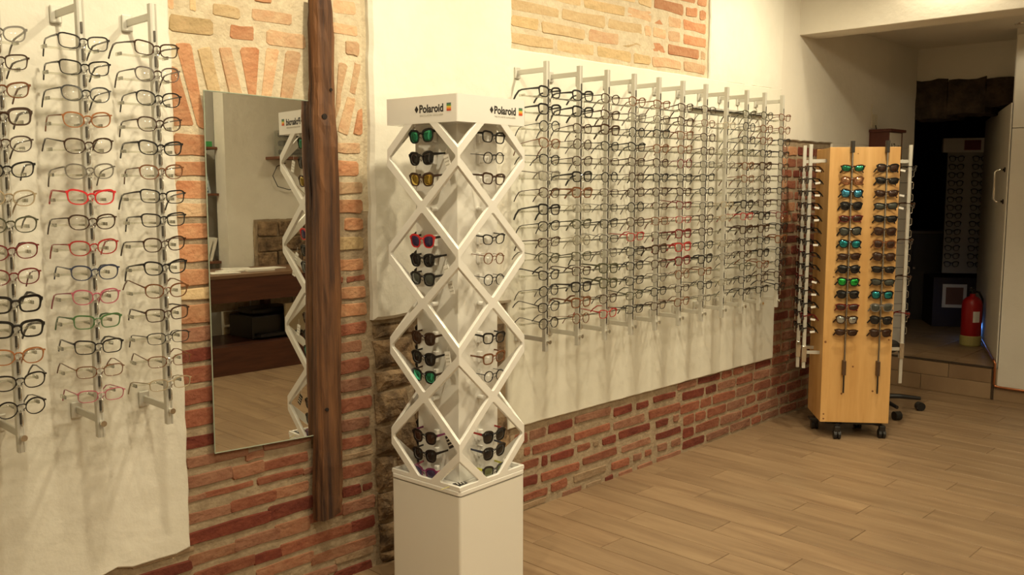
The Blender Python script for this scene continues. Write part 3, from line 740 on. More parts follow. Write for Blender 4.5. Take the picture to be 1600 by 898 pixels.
def lattice(name):
    """one folded sheet face in (u, z): zigzag outline with rounded diamond cut-outs, really perforated"""
    hw = .0140; h2 = TS/2; c = .012; top = HZ0+.004; bot = TZ; foot = TZ+.017
    m = ((zn[0]-zn[1])/2-c)/h2; dz = hw*math.sqrt(1+m*m)
    holes = []
    for k, zc_ in enumerate(zn):
        x0 = (dz-c)/m if dz > c else 0.; x0 = max(x0, .012)
        zt = zc_+c+m*h2-dz; zb = zc_-c-m*h2+dz
        P = [(x0, zc_-.004), (x0, zc_+.004)]
        lim = HZ0-.001
        if k == 0:
            xt = (lim-(zc_+c-dz))/m; P += [(xt, lim), (TS-xt, lim)]
        else: P += [(h2, zt)]
        P += [(TS-x0, zc_+.004), (TS-x0, zc_-.004)]
        if k == len(zn)-1:
            xb_ = ((zc_-c+dz)-foot)/m; P += [(TS-xb_, foot), (xb_, foot)]
        else: P += [(h2, zb)]
        holes.append(fillet(P, .012))
    L = [(0, bot), (0, foot)]
    z3 = zn[-1]; L += [(((z3-c-dz)-foot)/m, foot), (0, z3-c-dz)]
    for k in range(len(zn)-1, 0, -1):
        za, zb = zn[k-1], zn[k]; ap = ((za-zb)-2*c-2*dz)/(2*m)
        L += [(0, zb+c+dz), (ap, (za+zb)/2), (0, za-c-dz)]
    z0 = zn[0]; L += [(0, z0+c+dz), ((HZ0-(z0+c+dz))/m, HZ0), ((HZ0-(z0+c+dz))/m, top)]
    R = [(TS-x, z) for x, z in L[::-1]]
    outer = fillet(L+R, .006)
    cu = bpy.data.curves.new(name, 'CURVE'); cu.dimensions = '2D'; cu.fill_mode = 'BOTH'; cu.extrude = .0055; cu.bevel_depth = .0012; cu.bevel_resolution = 1; cu.offset = -.0012
    for P in [outer]+holes:
        sp = cu.splines.new('POLY'); sp.points.add(len(P)-1); sp.use_cyclic_u = True
        for q, p in zip(sp.points, P): q.co = (p[0], p[1], 0, 1)
    tmp = bpy.data.objects.new(name, cu); C.objects.link(tmp); dg = bpy.context.evaluated_depsgraph_get(); dg.update()
    me = bpy.data.meshes.new_from_object(tmp.evaluated_get(dg)); bpy.data.objects.remove(tmp)
    me.transform(Matrix(((1, 0, 0, 0), (0, 0, -1, .006), (0, 1, 0, 0), (0, 0, 0, 1))))
    me.materials.clear(); return me
lat = lattice('lattice_panel'); lat.materials.append(WHITEG)
FACES = [((0, 0), 0), ((TS, 0), math.pi/2), ((TS, TS), math.pi), ((0, TS), -math.pi/2)]   # right-front, back-right, back-left(wall side), left
for (u, v), a in FACES:
    part_obj('lattice_panel', lat, WHITEG, tw, (u, v, 0), (0, 0, a))
# header print, on the right face (y=0, facing -y) and the left face (x=0, facing -x)
INK = mat('print_black', (.02, .016, .012), .6); GREYI = mat('print_grey', (.45, .42, .36), .6)
def text(body, size, m, parent, M, off=.0006):
    cu = bpy.data.curves.new('lettering', 'FONT'); cu.body = body; cu.size = size; cu.offset = off; cu.extrude = .0003
    tmp = bpy.data.objects.new('lettering', cu); C.objects.link(tmp); dg = bpy.context.evaluated_depsgraph_get(); dg.update()
    me = bpy.data.meshes.new_from_object(tmp.evaluated_get(dg)); bpy.data.objects.remove(tmp); me.materials.clear(); me.materials.append(m)
    o = bpy.data.objects.new('lettering', me); C.objects.link(o); o.parent = parent; o.matrix_local = M; return o
def header_print(rot, org, u_d, z0):
    # rot: z-rotation so that local +x runs left->right on the face
    base = Matrix.Translation(Vector(org)) @ Matrix.Rotation(rot, 4, 'Z')
    def P(u, z): return base @ Matrix.Translation((u, -.0012, z)) @ Matrix.Rotation(math.pi/2, 4, 'X')
    text('Polaroid', .036, INK, hd, P(u_d+.022, z0) @ Matrix.Diagonal((.99, 1.05, 1, 1)), .0011)
    text('THE POLAROID SUNGLASSES', .0085, GREYI, hd, P(u_d+.024, z0-.013) @ Matrix.Diagonal((1.05, 1, 1, 1)), .0001)
    bm = NB()   # diamond made of small diamonds
    for i in range(3):
        for k in range(3):
            cx = (i-k)*.0036*.85; cz = (i+k-2)*.0045*.92; s = .0034; s2 = .0041
            prism(bm, [(cx-s, cz), (cx, cz-s2), (cx+s, cz), (cx, cz+s2)], Matrix.Identity(4), .0006)
    o = obj('diamond_logo', bm, INK, hd); o.matrix_local = P(u_d+.009, z0+.012)
    for q, (c, n) in enumerate((((.55, .05, .02), 'red'), ((.75, .22, .03), 'orange'), ((.72, .50, .08), 'yellow'), ((.10, .28, .06), 'green'), ((.06, .13, .11), 'dark_green'))):
        o = obj('colour_stripe', BX(0, .021, 0, .0054, 0, .0006), mat('stripe_'+n, c, .5), hd); o.matrix_local = P(u_d+.158, z0+.0005+q*.0054)
header_print(0, (0, 0, 0), .164, 1.805)
header_print(-math.pi/2, (0, TS, 0), .150, 1.805)
header_print(math.pi, (TS, TS, 0), .13, 1.805)
# holders and glasses on three faces
def facept(face, u, inset, z):
    (ox, oy), a = FACES[face]; ca, sa = math.cos(a), math.sin(a)
    lx = ox+u*ca-inset*sa; ly = oy+u*sa+inset*ca
    return Vector((lx, ly, z)), a
rot0 = Matrix.Rotation(RZ, 4, 'Z')
hb = NB(); bx(hb, -.006, .006, 0, .050, -.012, .010); bx(hb, -.009, .009, .036, .052, -.016, .026); hme = finish(hb, 'nose_holder', bevel=.003); hme.materials.append(WHITEG)
pinb = NB(); cyl(pinb, (0, 0, 0), (0, .03, 0), .009, n=10); pinme = finish(pinb, 'empty_peg'); pinme.materials.append(WHITEG)
ZR_L = [213, 248, 281, 377, 407, 436, 529, 560, 588, 683, 711, 739]; ZR_R = [215, 247, 280, 374, 404, 437, 528, 559, 587, 681, 706, 736]
def zrow(py, depth): 
    up = -(py-449)/FPX; return H+depth*(up*math.cos(PITCH)-math.sin(PITCH))/(math.cos(PITCH)+up*math.sin(PITCH))
SG = {3: [('black', 'wayfarer', 'green mirror', 'black'), ('black', 'wayfarer', 'black', 'black'), ('dark brown', 'wayfarer', 'gold mirror', 'dark brown'), ('bright red', 'wayfarer', 'violet', 'black'), ('black', 'wayfarer', 'black', 'black'), ('black', 'wayfarer', 'grey', 'black'),
          ('dark brown', 'wayfarer', 'brown', 'dark brown'), ('black', 'wayfarer', 'black', 'black'), ('black', 'wayfarer', 'green mirror', 'dark brown'), ('black', 'wayfarer', 'brown', 'violet'), ('black', 'wayfarer', 'black', 'black'), ('violet', 'wayfarer', 'violet', 'pink')],
      0: [('black', 'bold square', None, 'black'), ('black', 'round', None, 'black'), ('dark brown', 'bold square', None, 'dark brown'), ('black', 'cat-eye', None, 'black'), ('brown', 'round', None, 'brown'), ('black', 'round', None, 'black'),
          ('black', 'bold square', None, 'black'), ('brown', 'bold square', None, 'brown'), ('black', 'round', None, 'black'), ('black', 'wayfarer', 'black', 'red'), ('black', 'wayfarer', 'black', 'navy'), ('black', 'wayfarer', 'olive', 'yellow')],
      2: [('black', 'wayfarer', 'black', 'black')]*12}
FN = {3: 'left face of the tower', 0: 'right face of the tower', 2: 'wall side of the white tower, seen in the mirror'}
for face in (3, 0, 2):
    rows = ZR_L if face != 0 else ZR_R
    ctr2, a = facept(face, TS/2+(-.014 if face == 3 else .022 if face == 0 else 0), .012, 0)
    wp = rot0 @ ctr2; wx, wy = wp.x+TC.x, wp.y+TC.y
    dep = wx*_f[0]+wy*_f[1] if face != 2 else 3.31
    for k, py in enumerate(rows):
        z = zrow(py, dep)
        fc, st, ln, tc_ = SG[face][k]
        hp, _ = facept(face, TS/2, .020, z-.004)
        part_obj('nose_holder', hme, WHITEG, tw, hp, (0, 0, a))
        sun = ln is not None
        if face == 2 : lab = f'black sunglasses, {ORD[k] if k else "top"} down on the {FN[2]}'
        elif sun:
            lens_w = {'black': 'black', 'grey': 'dark grey', 'brown': 'brown', 'violet': 'dark violet', 'olive': 'olive green'}.get(ln, ln)
            tw_ = f' and {tc_} temples' if tc_ != fc else ''
            lab = f'{fc} sunglasses, {lens_w} lenses{tw_}, {ORD[k]} down on {FN[face]}'.replace(' on the left', ' on left').replace(' the tower', ' tower')
        else: lab = f'{fc} {st} eyeglasses, {ORD[k]} down on the {FN[face]}'
        make_eyewear('sunglasses' if sun else 'eyeglasses', st, fm_(fc), TINT[ln] if sun else LENS, lab, 'sunglasses' if sun else 'eyeglasses', (wx, wy, z), a+RZ,
                     ('sunglasses' if sun else 'eyeglasses')+' on the '+{3: 'left', 0: 'right', 2: 'wall'}[face]+' face of the tower', tilt=(.06, rnd.uniform(-.05, .05)), spread=(-.05, rnd.uniform(-.03, .03)), tcol=fm_(tc_), scale=.95)
    for z in (1.475, 1.13, .78):
        for s in (.5,):
            p, _ = facept(face, TS*s, ci-.028, z-.01); part_obj('empty_peg', pinme, WHITEG, tw, p, (0, 0, a))
# swing tags hung on some of the tower glasses
for n_, (px, py, ln_, dark) in enumerate([(690, 252, 'white paper tag hanging beside the second sunglasses on the tower', 0), (692, 425, 'white oval tag below the middle sunglasses on the left tower face', 0), (683, 449, 'white oval tag at the sixth sunglasses on the left tower face', 0),
                         (692, 560, 'white paper tag hanging beside the eighth sunglasses on the tower', 0), (690, 690, 'black striped tag hanging from the tenth sunglasses on the tower', 1)]):
    ctr2, a = facept(3, TS*.80, .022, 0); wp = rot0 @ ctr2; wx, wy = wp.x+TC.x, wp.y+TC.y
    z = zrow(py, wx*_f[0]+wy*_f[1])
    off = -(px-690)/455.
    t = thing('price_tag', ln_, 'tag', (wx, wy-off, z), a+RZ, None); t.rotation_euler[1] = rnd.uniform(-.5, -.2)
    bm = NB(); bx(bm, -.013, .013, -.001, .001, -.024, .024); obj('tag_card', bm, BLACKP if dark else TAG, t, bevel=.0008, seg=1)
    bm = NB(); tube(bm, [(0, 0, .024), (.004, 0, .036), (.012, .004, .046)], .0006, 4); obj('string', bm, TAG, t)
    for q in (-.012, .0, .012): obj('stripe', BX(-.010, .010, -.0016, -.001, q-.002, q+.002), TAG if dark else mat('faint_print', (.5, .47, .4), .6), t)
t = thing('price_tag', 'small black tag lying on the tower plinth at the front corner', 'tag', (TC.x+.035, TC.y+.035, TZ+.012), math.radians(-20))
bm = NB(); bx(bm, -.026, .026, -.014, .014, -.005, .005); obj('tag_card', bm, BLACKP, t, bevel=.002)
for q in (-.012, 0, .012): obj('stripe', BX(q-.002, q+.002, -.010, .010, .005, .0056), TAG, t)
bm = NB(); tube(bm, [(-.026, 0, 0), (-.05, .004, -.004), (-.075, .0, -.008)], .0015, 5); obj('string', bm, mat('yellow_string', (.6, .55, .2), .6), t)
# ================================================================== PINE STAND
FLc = onZ(1281, 658.6, .1); FRc = onZ(1388, 661.5, .1)
ex = (FRc-FLc); PW = ex.length; ang = math.atan2(ex.y, ex.x); PT = 1.779; PD = .36
ps = thing('pine_stand', 'freestanding four sided pine display column on black casters near the doorway', 'display stand', (FLc.x, FLc.y, 0), ang)
PM = Matrix.Translation((FLc.x, FLc.y, 0)) @ Matrix.Rotation(ang, 4, 'Z')
tb = .018
obj('front_board', BX(0, PW, 0, tb, .1, PT), PINE, ps, bevel=.0015, seg=1)
obj('back_board', BX(0, PW, PD-tb, PD, .1, PT), PINE, ps, bevel=.0015, seg=1)
obj('side_board', BX(.001, tb, tb, PD-tb, .1, PT-.004), PINE, ps)
obj('side_board', BX(PW-tb, PW-.001, tb, PD-tb, .1, PT-.004), PINE, ps)
obj('top_board', BX(tb, PW-tb, tb, PD-tb, PT-.03, PT-.012), PINE, ps)
for x, z in ((.02, .15), (.02, .12), (PW-.02, .62), (.015, .6), (PW*.45, .45), (PW*.3, .28), (PW*.62, 1.3), (PW*.12, 1.0), (PW*.9, .9), (PW*.75, .3), (PW*.5, .95), (PW*.4, 1.74)):
    bm = NB(); cyl(bm, (x, -.0006, z), (x, .004, z), rnd.uniform(.003, .008), n=8); obj('knot', bm, mat('pine_knot', (.22, .085, .025), .6), ps)
bm = NB(); bx(bm, .04, PW-.04, .04, PD-.04, .078, .100); bx(bm, -.03, PW+.0, PD*.5-.03, PD*.5+.03, .070, .086); obj('base_plate', bm, BLACKP, ps, bevel=.004)
inv = PM.inverted()
cpos = [inv @ onZ(px, py, 0) for px, py in ((1307, 685), (1377, 684), (1272, 669))]
cpos.append(cpos[1]+cpos[2]-cpos[0])
def caster(parent, p, s=1., rz=0.):
    bm = NB(); wr = .028*s
    for dx in (-.012*s, .012*s):
        cyl(bm, (p.x+dx-.008*s, p.y, wr), (p.x+dx+.008*s, p.y, wr), wr, n=14)
    w_ = obj('caster', bm, BLACKP, parent)
    bm = NB(); bx(bm, p.x-.018*s, p.x+.018*s, p.y-.020*s, p.y+.012*s, wr*1.2, .080); cyl(bm, (p.x, p.y, .06*s), (p.x, p.y, .082), .008*s, n=8)
    obj('caster_fork', bm, BLACKP, w_, bevel=.003)
for p in cpos: caster(ps, p)
for k in range(2):
    bm = NB(); a, b = cpos[k*1], Vector((PW/2, PD/2, 0)); 
    tube(bm, [(a.x, a.y, .082), (b.x, b.y, .082)], .012, 6); tube(bm, [(cpos[3-k].x, cpos[3-k].y, .082), (b.x, b.y, .082)], .012, 6); obj('base_arm', bm, BLACKP, ps)
SROW = [1.779-.115-.0755*k for k in range(14)]
SROW = [zrow(262+20.4*k, 5.30) for k in range(14)]
# front rods
def wood_rail(side, u, label, wide):
    """side: 0 front, 1 right, 2 left"""
    off = .055
    if side == 0: pos = Vector((u, -.022, 0)); a = 0
    elif side == 1: pos = Vector((PW+.135, u, 0)); a = math.pi/2
    else: pos = Vector((-.095, u, 0)); a = -math.pi/2
    wpos = PM @ pos
    t = thing('display_rail', label, 'display rail', wpos, ang+a, 'rails on the pine stand')
    if side == 0:
        obj('rod', BX(-.004, .004, -.005, .003, .29, 1.765), DARKM, t)
        obj('rod_highlight', BX(-.0015, .0015, -.0055, -.005, .42, 1.765), CHROME, t)
        obj('top_clip', BX(-.010, .010, -.010, .022, 1.745, 1.815), DARKM, t, bevel=.002)
        obj('lower_clamp', BX(-.010, .010, -.010, .022, .40, .49), mat('brown_metal', (.12, .07, .04), .4, .5), t, bevel=.002)
    else:
        obj('rod', BX(-.009, .009, -.010, .010, .30 if side == 1 else .42-.03*(u > .15), 1.80), ALU, t, bevel=.001, seg=1)
        for z in (.42+.1, 1.70): obj('bracket_arm', BX(-.004, .004, .010, .096 if side == 2 else .136, z-.010, z+.010), ALU, t)
        obj('lower_clamp', BX(-.016, .016, -.014, .014, .46, .56), CHROME, t, bevel=.002)
        for z in SROW:
            part_obj('lock_loop', RM['loop'], CHROME, t, (0, 0, z-.03))
            part_obj('temple_pin', PIN, DARKM, t, (0, 0, z-.01))
    return t
pb_ = NB(); tube(pb_, [(0, .008, 0), (0, .07, 0)], .0018, 5); PIN = finish(pb_, 'temple_pin')
CH = {0: [('dark brown', 'green mirror'), ('brown', 'orange mirror'), ('black', 'blue mirror'), ('black', 'black'), ('dark red', 'brown'), ('black', 'grey'), ('black', 'teal mirror'), ('dark brown', 'brown'), ('black', 'black'), ('black', 'bright green mirror'), ('black', 'black'), ('dark red', 'brown'), ('dark brown', 'silver mirror'), ('dark brown', 'brown')],
      1: [('black', 'brown'), ('black', 'black'), ('dark brown', 'brown'), ('black', 'grey'), ('black', 'black'), ('dark brown', 'brown'), ('brown', 'brown'), ('dark brown', 'brown'), ('black', 'black'), ('black', 'grey'), ('black', 'teal mirror'), ('grey', 'grey'), ('black', 'black'), ('dark brown', 'brown')]}
for c, u in enumerate((PW*.31, PW*.80)):
    nm = 'left' if c == 0 else 'right'
    wood_rail(0, u, f'slim dark sunglass rod, {nm} one on the front of the pine stand', 0)
    for k, z in enumerate(SROW):
        fc, ln = CH[c][k]
        p = PM @ Vector((u, -.040, z))
        lens_w = {'black': 'black', 'grey': 'grey', 'brown': 'brown'}.get(ln, ln)
        make_eyewear('sunglasses', rnd.choice(('sport', 'wayfarer')), fm_(fc), TINT[ln], f'{fc} sunglasses, {lens_w} lenses, {ORD[k]} down on {nm} rod of pine stand', 'sunglasses', p, ang+rnd.uniform(-.06, .06), 'sunglasses on the pine stand',
                     tilt=(.05, rnd.uniform(-.04, .04)), spread=(rnd.uniform(1.25, 1.4), 0), tcol=fm_(fc), scale=1.0)
for side, nm, us in ((2, 'left side', (.08, .26)), (1, 'right side', (.26,))):
    for c, u in enumerate(us):
        pos_w = ('near' if c == 0 else 'far')
        wood_rail(side, u, f'upright aluminium sunglass rail, {pos_w} one on the {nm} of the pine stand' if side == 2 else 'single upright aluminium rail on the right side of the pine stand', 0)
        for k, z in enumerate(SROW):
            if side == 1 and (k+c) % 3: continue
            a = -math.pi/2 if side == 2 else math.pi/2
            X = -.118 if side == 2 else PW+.158
            fc = rnd.choice(('black', 'black', 'dark brown', 'dark red')) if side == 2 else rnd.choice(('black', 'dark red', 'dark brown'))
            make_eyewear('sunglasses', 'sport', fm_(fc), TINT['black'], f'{fc} sunglasses edge-on, {ORD[k]} down on the {pos_w} {nm} rail of pine stand', 'sunglasses', PM @ Vector((X, u, z)), ang+a, f'sunglasses on the {nm} of the pine stand',
                         tilt=(.05, rnd.uniform(-.04, .04)), spread=(.75, 0), scale=.94)
wt = {2: (0, 1, 2, 3, 4, 6, 9, 10, 11, 12, 13), 1: (0, 2, 3)}
for side in (2, 1):
    for k in wt[side]:
        z = SROW[k]-.012
        p = PM @ Vector((-.055 if side == 2 else PW+.03, .045, z))
        s_ = 'left' if side == 2 else 'right'
        o = obj('price_tag', BX(-.015, .015, -.001, .001, -.006, .006), TAG, None, loc=p); o.rotation_euler = (0, rnd.uniform(-.2, .3), ang)
        tag(o, f'small white price tag at the {ORD[k]} row on the {s_} side of the pine stand', 'tag', 'price tags on the pine stand')
# ================================================================== OFFICE CHAIR BASE
oc = thing('swivel_stool', 'black five-star castered stool base showing behind the pine stand', 'stool', (5.99, 2.33, 0), math.radians(-18))
c1 = onZ(1437, 641, 0); c2 = onZ(1401, 656, 0)
ctrw = Vector((6.20, 2.55, 0)); oc.location = ctrw; oc.rotation_euler = (0, 0, 0)
a1 = math.atan2(c1.y-ctrw.y, c1.x-ctrw.x); R1 = (c1-ctrw).length
for k in range(5):
    a = a1+math.radians(-72*k); R = R1
    if k == 1: a = math.atan2(c2.y-ctrw.y, c2.x-ctrw.x); R = (c2-ctrw).length
    d = Vector((math.cos(a), math.sin(a), 0)); R = min(R, .42)
    if k > 1: R = .22
    bm = NB(); tube(bm, [(d.x*.02, d.y*.02, .105), tuple(d*R*.6+Vector((0, 0, .10))), tuple(d*R+Vector((0, 0, .085)))], [.020, .016, .012], 8); lg = obj('leg', bm, BLACKP, oc)
    bm = NB(); p = d*R; side = Vector((-d.y, d.x, 0))
    cyl(bm, p+Vector((0, 0, .030))-side*.022, p+Vector((0, 0, .030))+side*.022, .030, n=16); obj('caster', bm, BLACKP, lg)
bm = NB(); cyl(bm, (0, 0, .09), (0, 0, .42), .022, n=12); obj('gas_column', bm, DARKM, oc)
bm = NB(); lathe(bm, [(.02, .42), (.14, .425), (.165, .445), (.165, .475), (.15, .49), (.02, .495)], n=20); obj('seat', bm, BLACKP, oc)
# ================================================================== CORNER THINGS
cb = thing('wall_cabinet', 'small dark red wooden box with a white numbered front, above the pine stand', 'box', (6.8, 2.75, 1.62))
RW = mat('mahogany_box', (.085, .020, .012), .5, col2=(.11, .03, .018), scale=(20, 20, 3))
obj('carcass', BX(0, .25, .004, .152, 0, .325), RW, cb)
obj('lid', BX(-.012, .27, -.015, .152, .325, .345), RW, cb, bevel=.002)
obj('number_face', BX(.008, .215, -.001, .004, .02, .318), mat('grey_card', (.60, .55, .46), .7), cb)
t = text('13', .12, INK, cb, Matrix.Translation((.02, -.002, .175)) @ Matrix.Rotation(math.pi/2, 4, 'X') @ Matrix.Diagonal((.75, .8, 1, 1)))
t = text('VV', .10, INK, cb, Matrix.Translation((.135, -.002, .175)) @ Matrix.Rotation(math.pi/2, 4, 'X') @ Matrix.Diagonal((.55, .8, 1, 1)))
sw = thing('light_switch', 'small cream wall socket with a short cable above the wooden box', 'switch', (6.87, 2.904, 2.03))
obj('plate', BX(-.045, .045, -.010, 0, -.055, .05), mat('cream_plastic', (.62, .56, .42), .4), sw, bevel=.003)
obj('rocker', BX(-.022, .022, -.016, -.010, -.028, .026), MATS['cream_plastic'], sw, bevel=.002)
bm = NB(); tube(bm, [(.01, -.012, -.03), (.012, -.02, -.06), (.0, -.016, -.10)], .004, 6); obj('cable', bm, BLACKP, sw)
bm = NB(); tube(bm, [(-.05, -.004, .12), (-.048, -.004, -.05)], .004, 6); obj('cable_trunk', bm, MATS['cream_plastic'], sw)
# handle on the reveal
dirj = Vector((1, .397, 0)).normalized(); nj = Vector((-.397, 1, 0)).normalized()
def jp(X, off=0): return Vector((X, jambpt(X), 0))+nj*off
hl = thing('door_handle', 'polished bow pull handle on the white splayed reveal of the doorway', 'handle', jp(7.28)+Vector((0, 0, 1.55)))
for z0, z1, xx in ((1.67, 1.44, 0),):
    b0 = jp(7.28)
    pts = [Vector((0, 0, .115)), nj*.05+Vector((0, 0, .115)), nj*.065+Vector((0, 0, .098)), nj*.065+Vector((0, 0, -.098)), nj*.05+Vector((0, 0, -.115)), Vector((0, 0, -.115))]
    bm = NB(); tube(bm, pts, .009, 10); obj('grip', bm, CHROME, hl, smooth=True)
for s in (-1, 1):
    bm = NB(); cyl(bm, Vector((0, 0, s*.115)), nj*.008+Vector((0, 0, s*.115)), .018, n=14); obj('rosette', bm, DARKM, hl)
# night light
p = jp(8.33, .012)+Vector((0, 0, .385))
nl = thing('night_light', 'small glowing blue plug-in night light low on the white reveal', 'light', p, math.atan2(.397, 1))
obj('plug', BX(-.030, .030, -.012, .018, .0, .075), mat('cream_plastic', (.62, .56, .42), .4), nl, bevel=.006)
obj('led_lens', BX(-.030, .030, -.010, .026, -.045, .0), mat('blue_glow', (.1, .3, 1), .3, emit=(.10, .32, 1.0, 6.0)), nl, bevel=.006)
ld = bpy.data.lights.new('led', 'POINT'); ld.energy = .03; ld.color = (.2, .45, 1); ld.shadow_soft_size = .02; lo = bpy.data.objects.new('led_light', ld); C.objects.link(lo); lo.parent = nl; lo.location = (0, .05, -.03)
# copper pipe
cp = thing('copper_pipe', 'copper heating pipe running along the skirting and up round the doorway corner', 'pipe', (XB-.03, 2.0, .1))
COP = mat('copper', (.42, .16, .07), .3, .9)
pts = [(0, -1.2, 0), (0, .0, 0), (0, .035, .004), (0, .042, .02), (0, .042, .17), (0, .052, .185), (.03, .060, .190)]
bm = NB(); tube(bm, pts, .009, 8); obj('pipe_run', bm, COP, cp, smooth=True)
bm = NB(); q = [jp(X, .014)-Vector((XB-.03, 2.0, .1))+Vector((0, 0, .28)) for X in (7.18, 7.6, 8.2)]; tube(bm, [(.03, .060, .190)]+q, .009, 8); obj('pipe_run', bm, COP, cp, smooth=True)
bm = NB(); cyl(bm, (0, -.22, 0), (0, -.19, 0), .013, n=12); obj('pipe_joint', bm, COP, cp)
# fire extinguisher
fe = thing('fire_extinguisher', 'red fire extinguisher standing on the dark floor beyond the step', 'fire extinguisher', (8.02, 2.50, .236))
FR = mat('extinguisher_red', (.36, .010, .012), .3)
bm = NB(); lathe(bm, [(.070, .06), (.078, .07), (.078, .34), (.070, .375), (.045, .40), (.022, .41), (.022, .43)], n=24); obj('cylinder', bm, FR, fe, smooth=True)
bm = NB(); lathe(bm, [(.076, .0), (.082, .01), (.082, .075), (.078, .085)], n=24); obj('foot_ring', bm, mat('yellowed_ring', (.42, .36, .12), .6), fe)
bm = NB(); cyl(bm, (0, 0, .43), (0, 0, .455), .018, n=12); bx(bm, -.06, .012, -.010, .010, .455, .468); bx(bm, -.055, .01, -.009, .009, .475, .484); obj('valve_handle', bm, BLACKP, fe)
bm = NB(); tube(bm, [(.01, -.01, .45), (.06, -.03, .44), (.088, -.05, .38), (.09, -.05, .25), (.088, -.04, .14)], .009, 8); obj('hose', bm, BLACKP, fe, smooth=True)
bm = NB()
for k in range(5):
    pass
prism(bm, [(math.cos(a)*.0795, math.sin(a)*.0795) for a in [math.radians(205+q*8) for q in range(6)]]+[(math.cos(a)*.076, math.sin(a)*.076) for a in [math.radians(245-q*8) for q in range(6)]], Matrix.Translation((0, 0, .20)), .09)
obj('label_sticker', bm, TAG, fe)
# rack in the dark room
rk = thing('eyewear_rack', 'tall white eyewear rack with headed sign in the dark back room', 'display stand', (9.05, 2.93, .236), math.radians(-58))
obj('back_panel', BX(-.17, .17, 0, .03, .50, 1.62), mat('grey_panel', (.42, .41, .36), .6), rk)
obj('sign', BX(-.22, .20, -.02, .04, 1.62, 1.75), WHITEM, rk, bevel=.003)
obj('sign_patch', BX(-.04, .10, -.024, -.02, 1.64, 1.73), mat('maroon_print', (.20, .03, .03), .6), rk)
for c in (-.10, .10):
    for k in range(14):
        part_obj('rack_glasses', eyewear('wayfarer')[0], fm_('black'), rk, (c, -.03, 1.56-.075*k))
obj('shelf_unit', BX(-.25, .22, -.05, .35, 0, .46), mat('dark_wood_unit', (.03, .018, .012), .5), rk)
obj('picture', BX(-.17, .04, -.056, -.05, .18, .40), TAG, rk)
obj('picture_print', BX(-.14, .01, -.058, -.056, .21, .37), mat('brown_print', (.20, .09, .05), .6), rk)
st = thing('storage_cabinet', 'dark cabinet standing in the unlit back room behind the doorway', 'cabinet', (9.2, 3.45, .236), math.radians(-60))
DK = mat('near_black_wood', (.02, .016, .014), .5)
obj('carcass', BX(-.35, .35, 0, .45, 0, .85), DK, st); obj('top', BX(-.37, .37, -.02, .47, .85, .875), mat('grey_top', (.12, .10, .08), .5), st)
for s in (0, 1): 
    dr = obj('door', BX(-.34+s*.345, -.005+s*.345, -.018, 0, .04, .83), DK, st); obj('knob', BX(-.04+s*.05, -.02+s*.05, -.035, -.018, .5, .52), CHROME, dr)
# ================================================================== THINGS SEEN IN THE MIRROR
DW = mat('mahogany_desk', (.060, .020, .012), .38, col2=(.10, .034, .018), scale=(3, 30, 30)); DT = mat('worn_desk_top', (.16, .09, .05), .4, col2=(.24, .14, .08), scale=(2, 25, 2))
dk = thing('long_desk', 'long dark wooden workbench reflected in the mirror, papers on top', 'desk', (3.2, -1.85, 0))
obj('top', BX(0, 2.6, -.0, .69, .815, .845), DT, dk, bevel=.003)
obj('apron', BX(.0, 2.6, .64, .685, .615, .815), DW, dk)
obj('kick_board', BX(.0, 2.6, .60, .66, .0, .24), DW, dk); obj('lower_shelf', BX(.0, 2.6, .0, .60, .21, .24), DW, dk)
for x in (.02, 1.25, 2.5): obj('leg', BX(x, x+.07, .02, .09, .24, .815), DW, dk); obj('leg', BX(x, x+.07, .56, .63, .24, .615), DW, dk) if x != 1.25 else None
pp = [(3.72, 3.95, -1.35, .20), (3.85, 4.1, -1.45, -.25), (4.05, 4.3, -1.38, .1), (4.22, 4.5, -1.5, -.1), (3.98, 4.2, -1.6, .35)]
for i, (a, b, y, r_) in enumerate(pp):
    o = obj('paper_sheets', BX(-.12, .12, -.085, .085, 0, .006+.006*(i % 3)), mat('paper', (.78, .75, .66), .8), None, loc=((a+b)/2, y, .847)); o.rotation_euler = (0, 0, r_)
    tag(o, 'loose white paper sheets on the desk in the mirror, '+['nearest the left end', 'second pile along', 'in the middle', 'beside the white tower', 'furthest back'][i], 'paper', 'papers on the reflected desk')
bx1 = thing('printer', 'black printer on the low shelf under the reflected desk', 'printer', (4.35, -1.60, .24))
obj('body', BX(-.25, .25, -.18, .22, 0, .20), BLACKP, bx1, bevel=.01); obj('paper_tray', BX(-.22, .20, .22, .32, .03, .05), BLACKP, bx1); obj('top_cover', BX(-.20, .22, -.12, .15, .20, .26), BLACKP, bx1, bevel=.02)
o = obj('folder', BX(-.15, .15, -.012, .012, 0, .28), mat('manila', (.5, .42, .28), .7), None, loc=(4.55, -1.33, .26)); tag(o, 'cream folder leaning against the black printer under the reflected desk', 'folder')
o = obj('carton', BX(-.09, .09, -.10, .10, 0, .22), MATS['manila'], None, loc=(3.62, -1.5, .24)); tag(o, 'cream cardboard box under the reflected desk, left of the printer', 'box')
SHW = mat('shelf_board', (.16, .060, .028), .5)
for i, z in enumerate((1.94, 1.52, .90)):
    o = obj('wall_shelf', BX(3.2, 4.168, -2.30, -2.0, z-.022, z), SHW, None, bevel=.002); tag(o, ['upper', 'middle', 'lower'][i]+' brown shelf in the niche reflected at the left of the mirror', 'shelf')
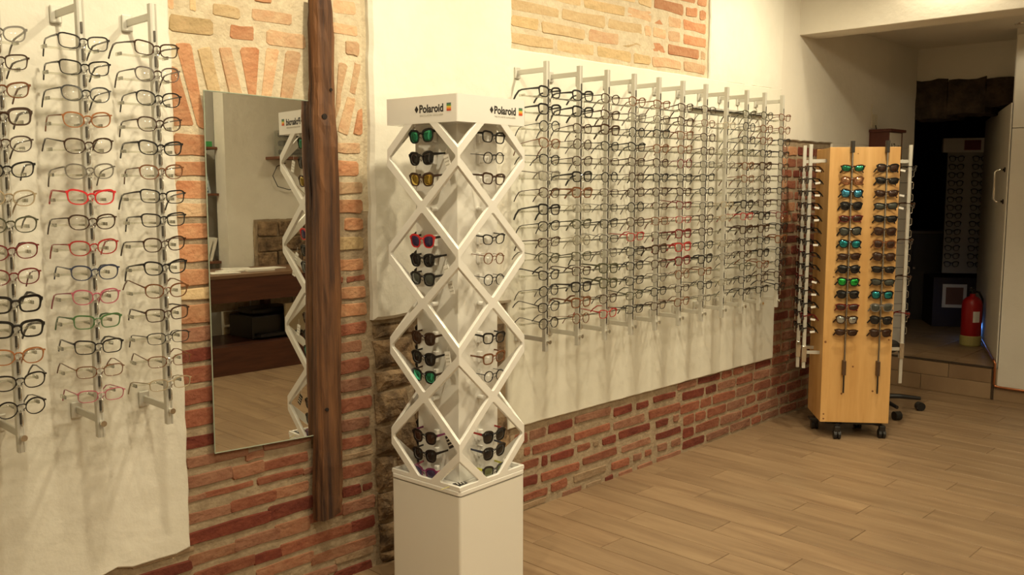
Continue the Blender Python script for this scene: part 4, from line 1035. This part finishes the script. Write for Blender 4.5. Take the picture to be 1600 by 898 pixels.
for i in range(7):
    o = obj('lens_box', BX(-.085+.004*(i % 2), .085, -.07, .07, 0, .030), mat('pale_blue_box', (.50, .58, .62), .6), None, loc=(4.03-.006*i, -2.12, 1.521+i*.031)); tag(o, 'pale box with dark blue end, '+ORD[6-i]+(' one' if i == 6 else ' from top')+' of the stack on middle niche shelf', 'box', 'stacked boxes on the niche shelf')
    obj('end_label', BX(-.06, .06, .070, .072, .006, .024), mat('navy_print', (.02, .05, .16), .5), o)
for i, (x, c) in enumerate(((3.95, (.62, .62, .5)), (4.04, (.05, .32, .09)), (4.11, (.06, .36, .10)))):
    o = obj('small_carton', BX(-.035, .035, -.05, .05, 0, .05+.02*(i == 1)), mat('carton_%d' % i, c, .6), None, loc=(x, -2.10, 1.941)); tag(o, ['pale', 'taller green', 'low green'][i]+' small carton on the upper shelf in the mirror', 'box')
for i in range(6):
    o = obj('magazine', BX(-.012, .012, -.10, .10, 0, .20+.01*(i % 3)), mat('paper', (.78, .75, .66), .8), None, loc=(3.86+.045*i, -2.14, .902)); o.rotation_euler = (0, .30, 0)
    tag(o, 'leaning pale magazine on the lower niche shelf, '+['leftmost', 'second from left', 'third from left', 'third from right', 'second from right', 'rightmost'][i], 'magazine', 'magazines in the niche')
sh = obj('wall_shelf', BX(4.58, 4.98, -1.87, -1.66, 1.83, 1.855), SHW, None, bevel=.002); tag(sh, 'short brown wall shelf holding a clear case, seen in the mirror beside the tower', 'shelf')
cs = thing('clear_case', 'clear plastic case with dark items on the short shelf in the mirror', 'box', (4.78, -1.76, 1.856))
obj('case_shell', BX(-.12, .12, -.08, .08, 0, .24), ACR, cs); 
for z in (.02, .10, .18): obj('dark_insert', BX(-.10, .10, -.06, .06, z, z+.05), BLACKP, cs, bevel=.015)
bm = NB(); tube(bm, [(0, 0, 0), (-.10, .01, -.03), (-.15, .01, -.12), (-.10, .01, -.22), (.02, .01, -.25), (.12, .01, -.24)], .004, 6); o = obj('cable', bm, BLACKP, None, loc=(4.78, -1.845, 1.80)); tag(o, 'thin black cable looped on the wall below the short shelf in the mirror', 'cable')
# small downlight under the lowered ceiling near the doorway
p = onZ(1598, 37, 2.638)
spotlamp(p.x, p.y, 2.638, 3.0, 120, 1., (p.x, p.y, 0), 10)
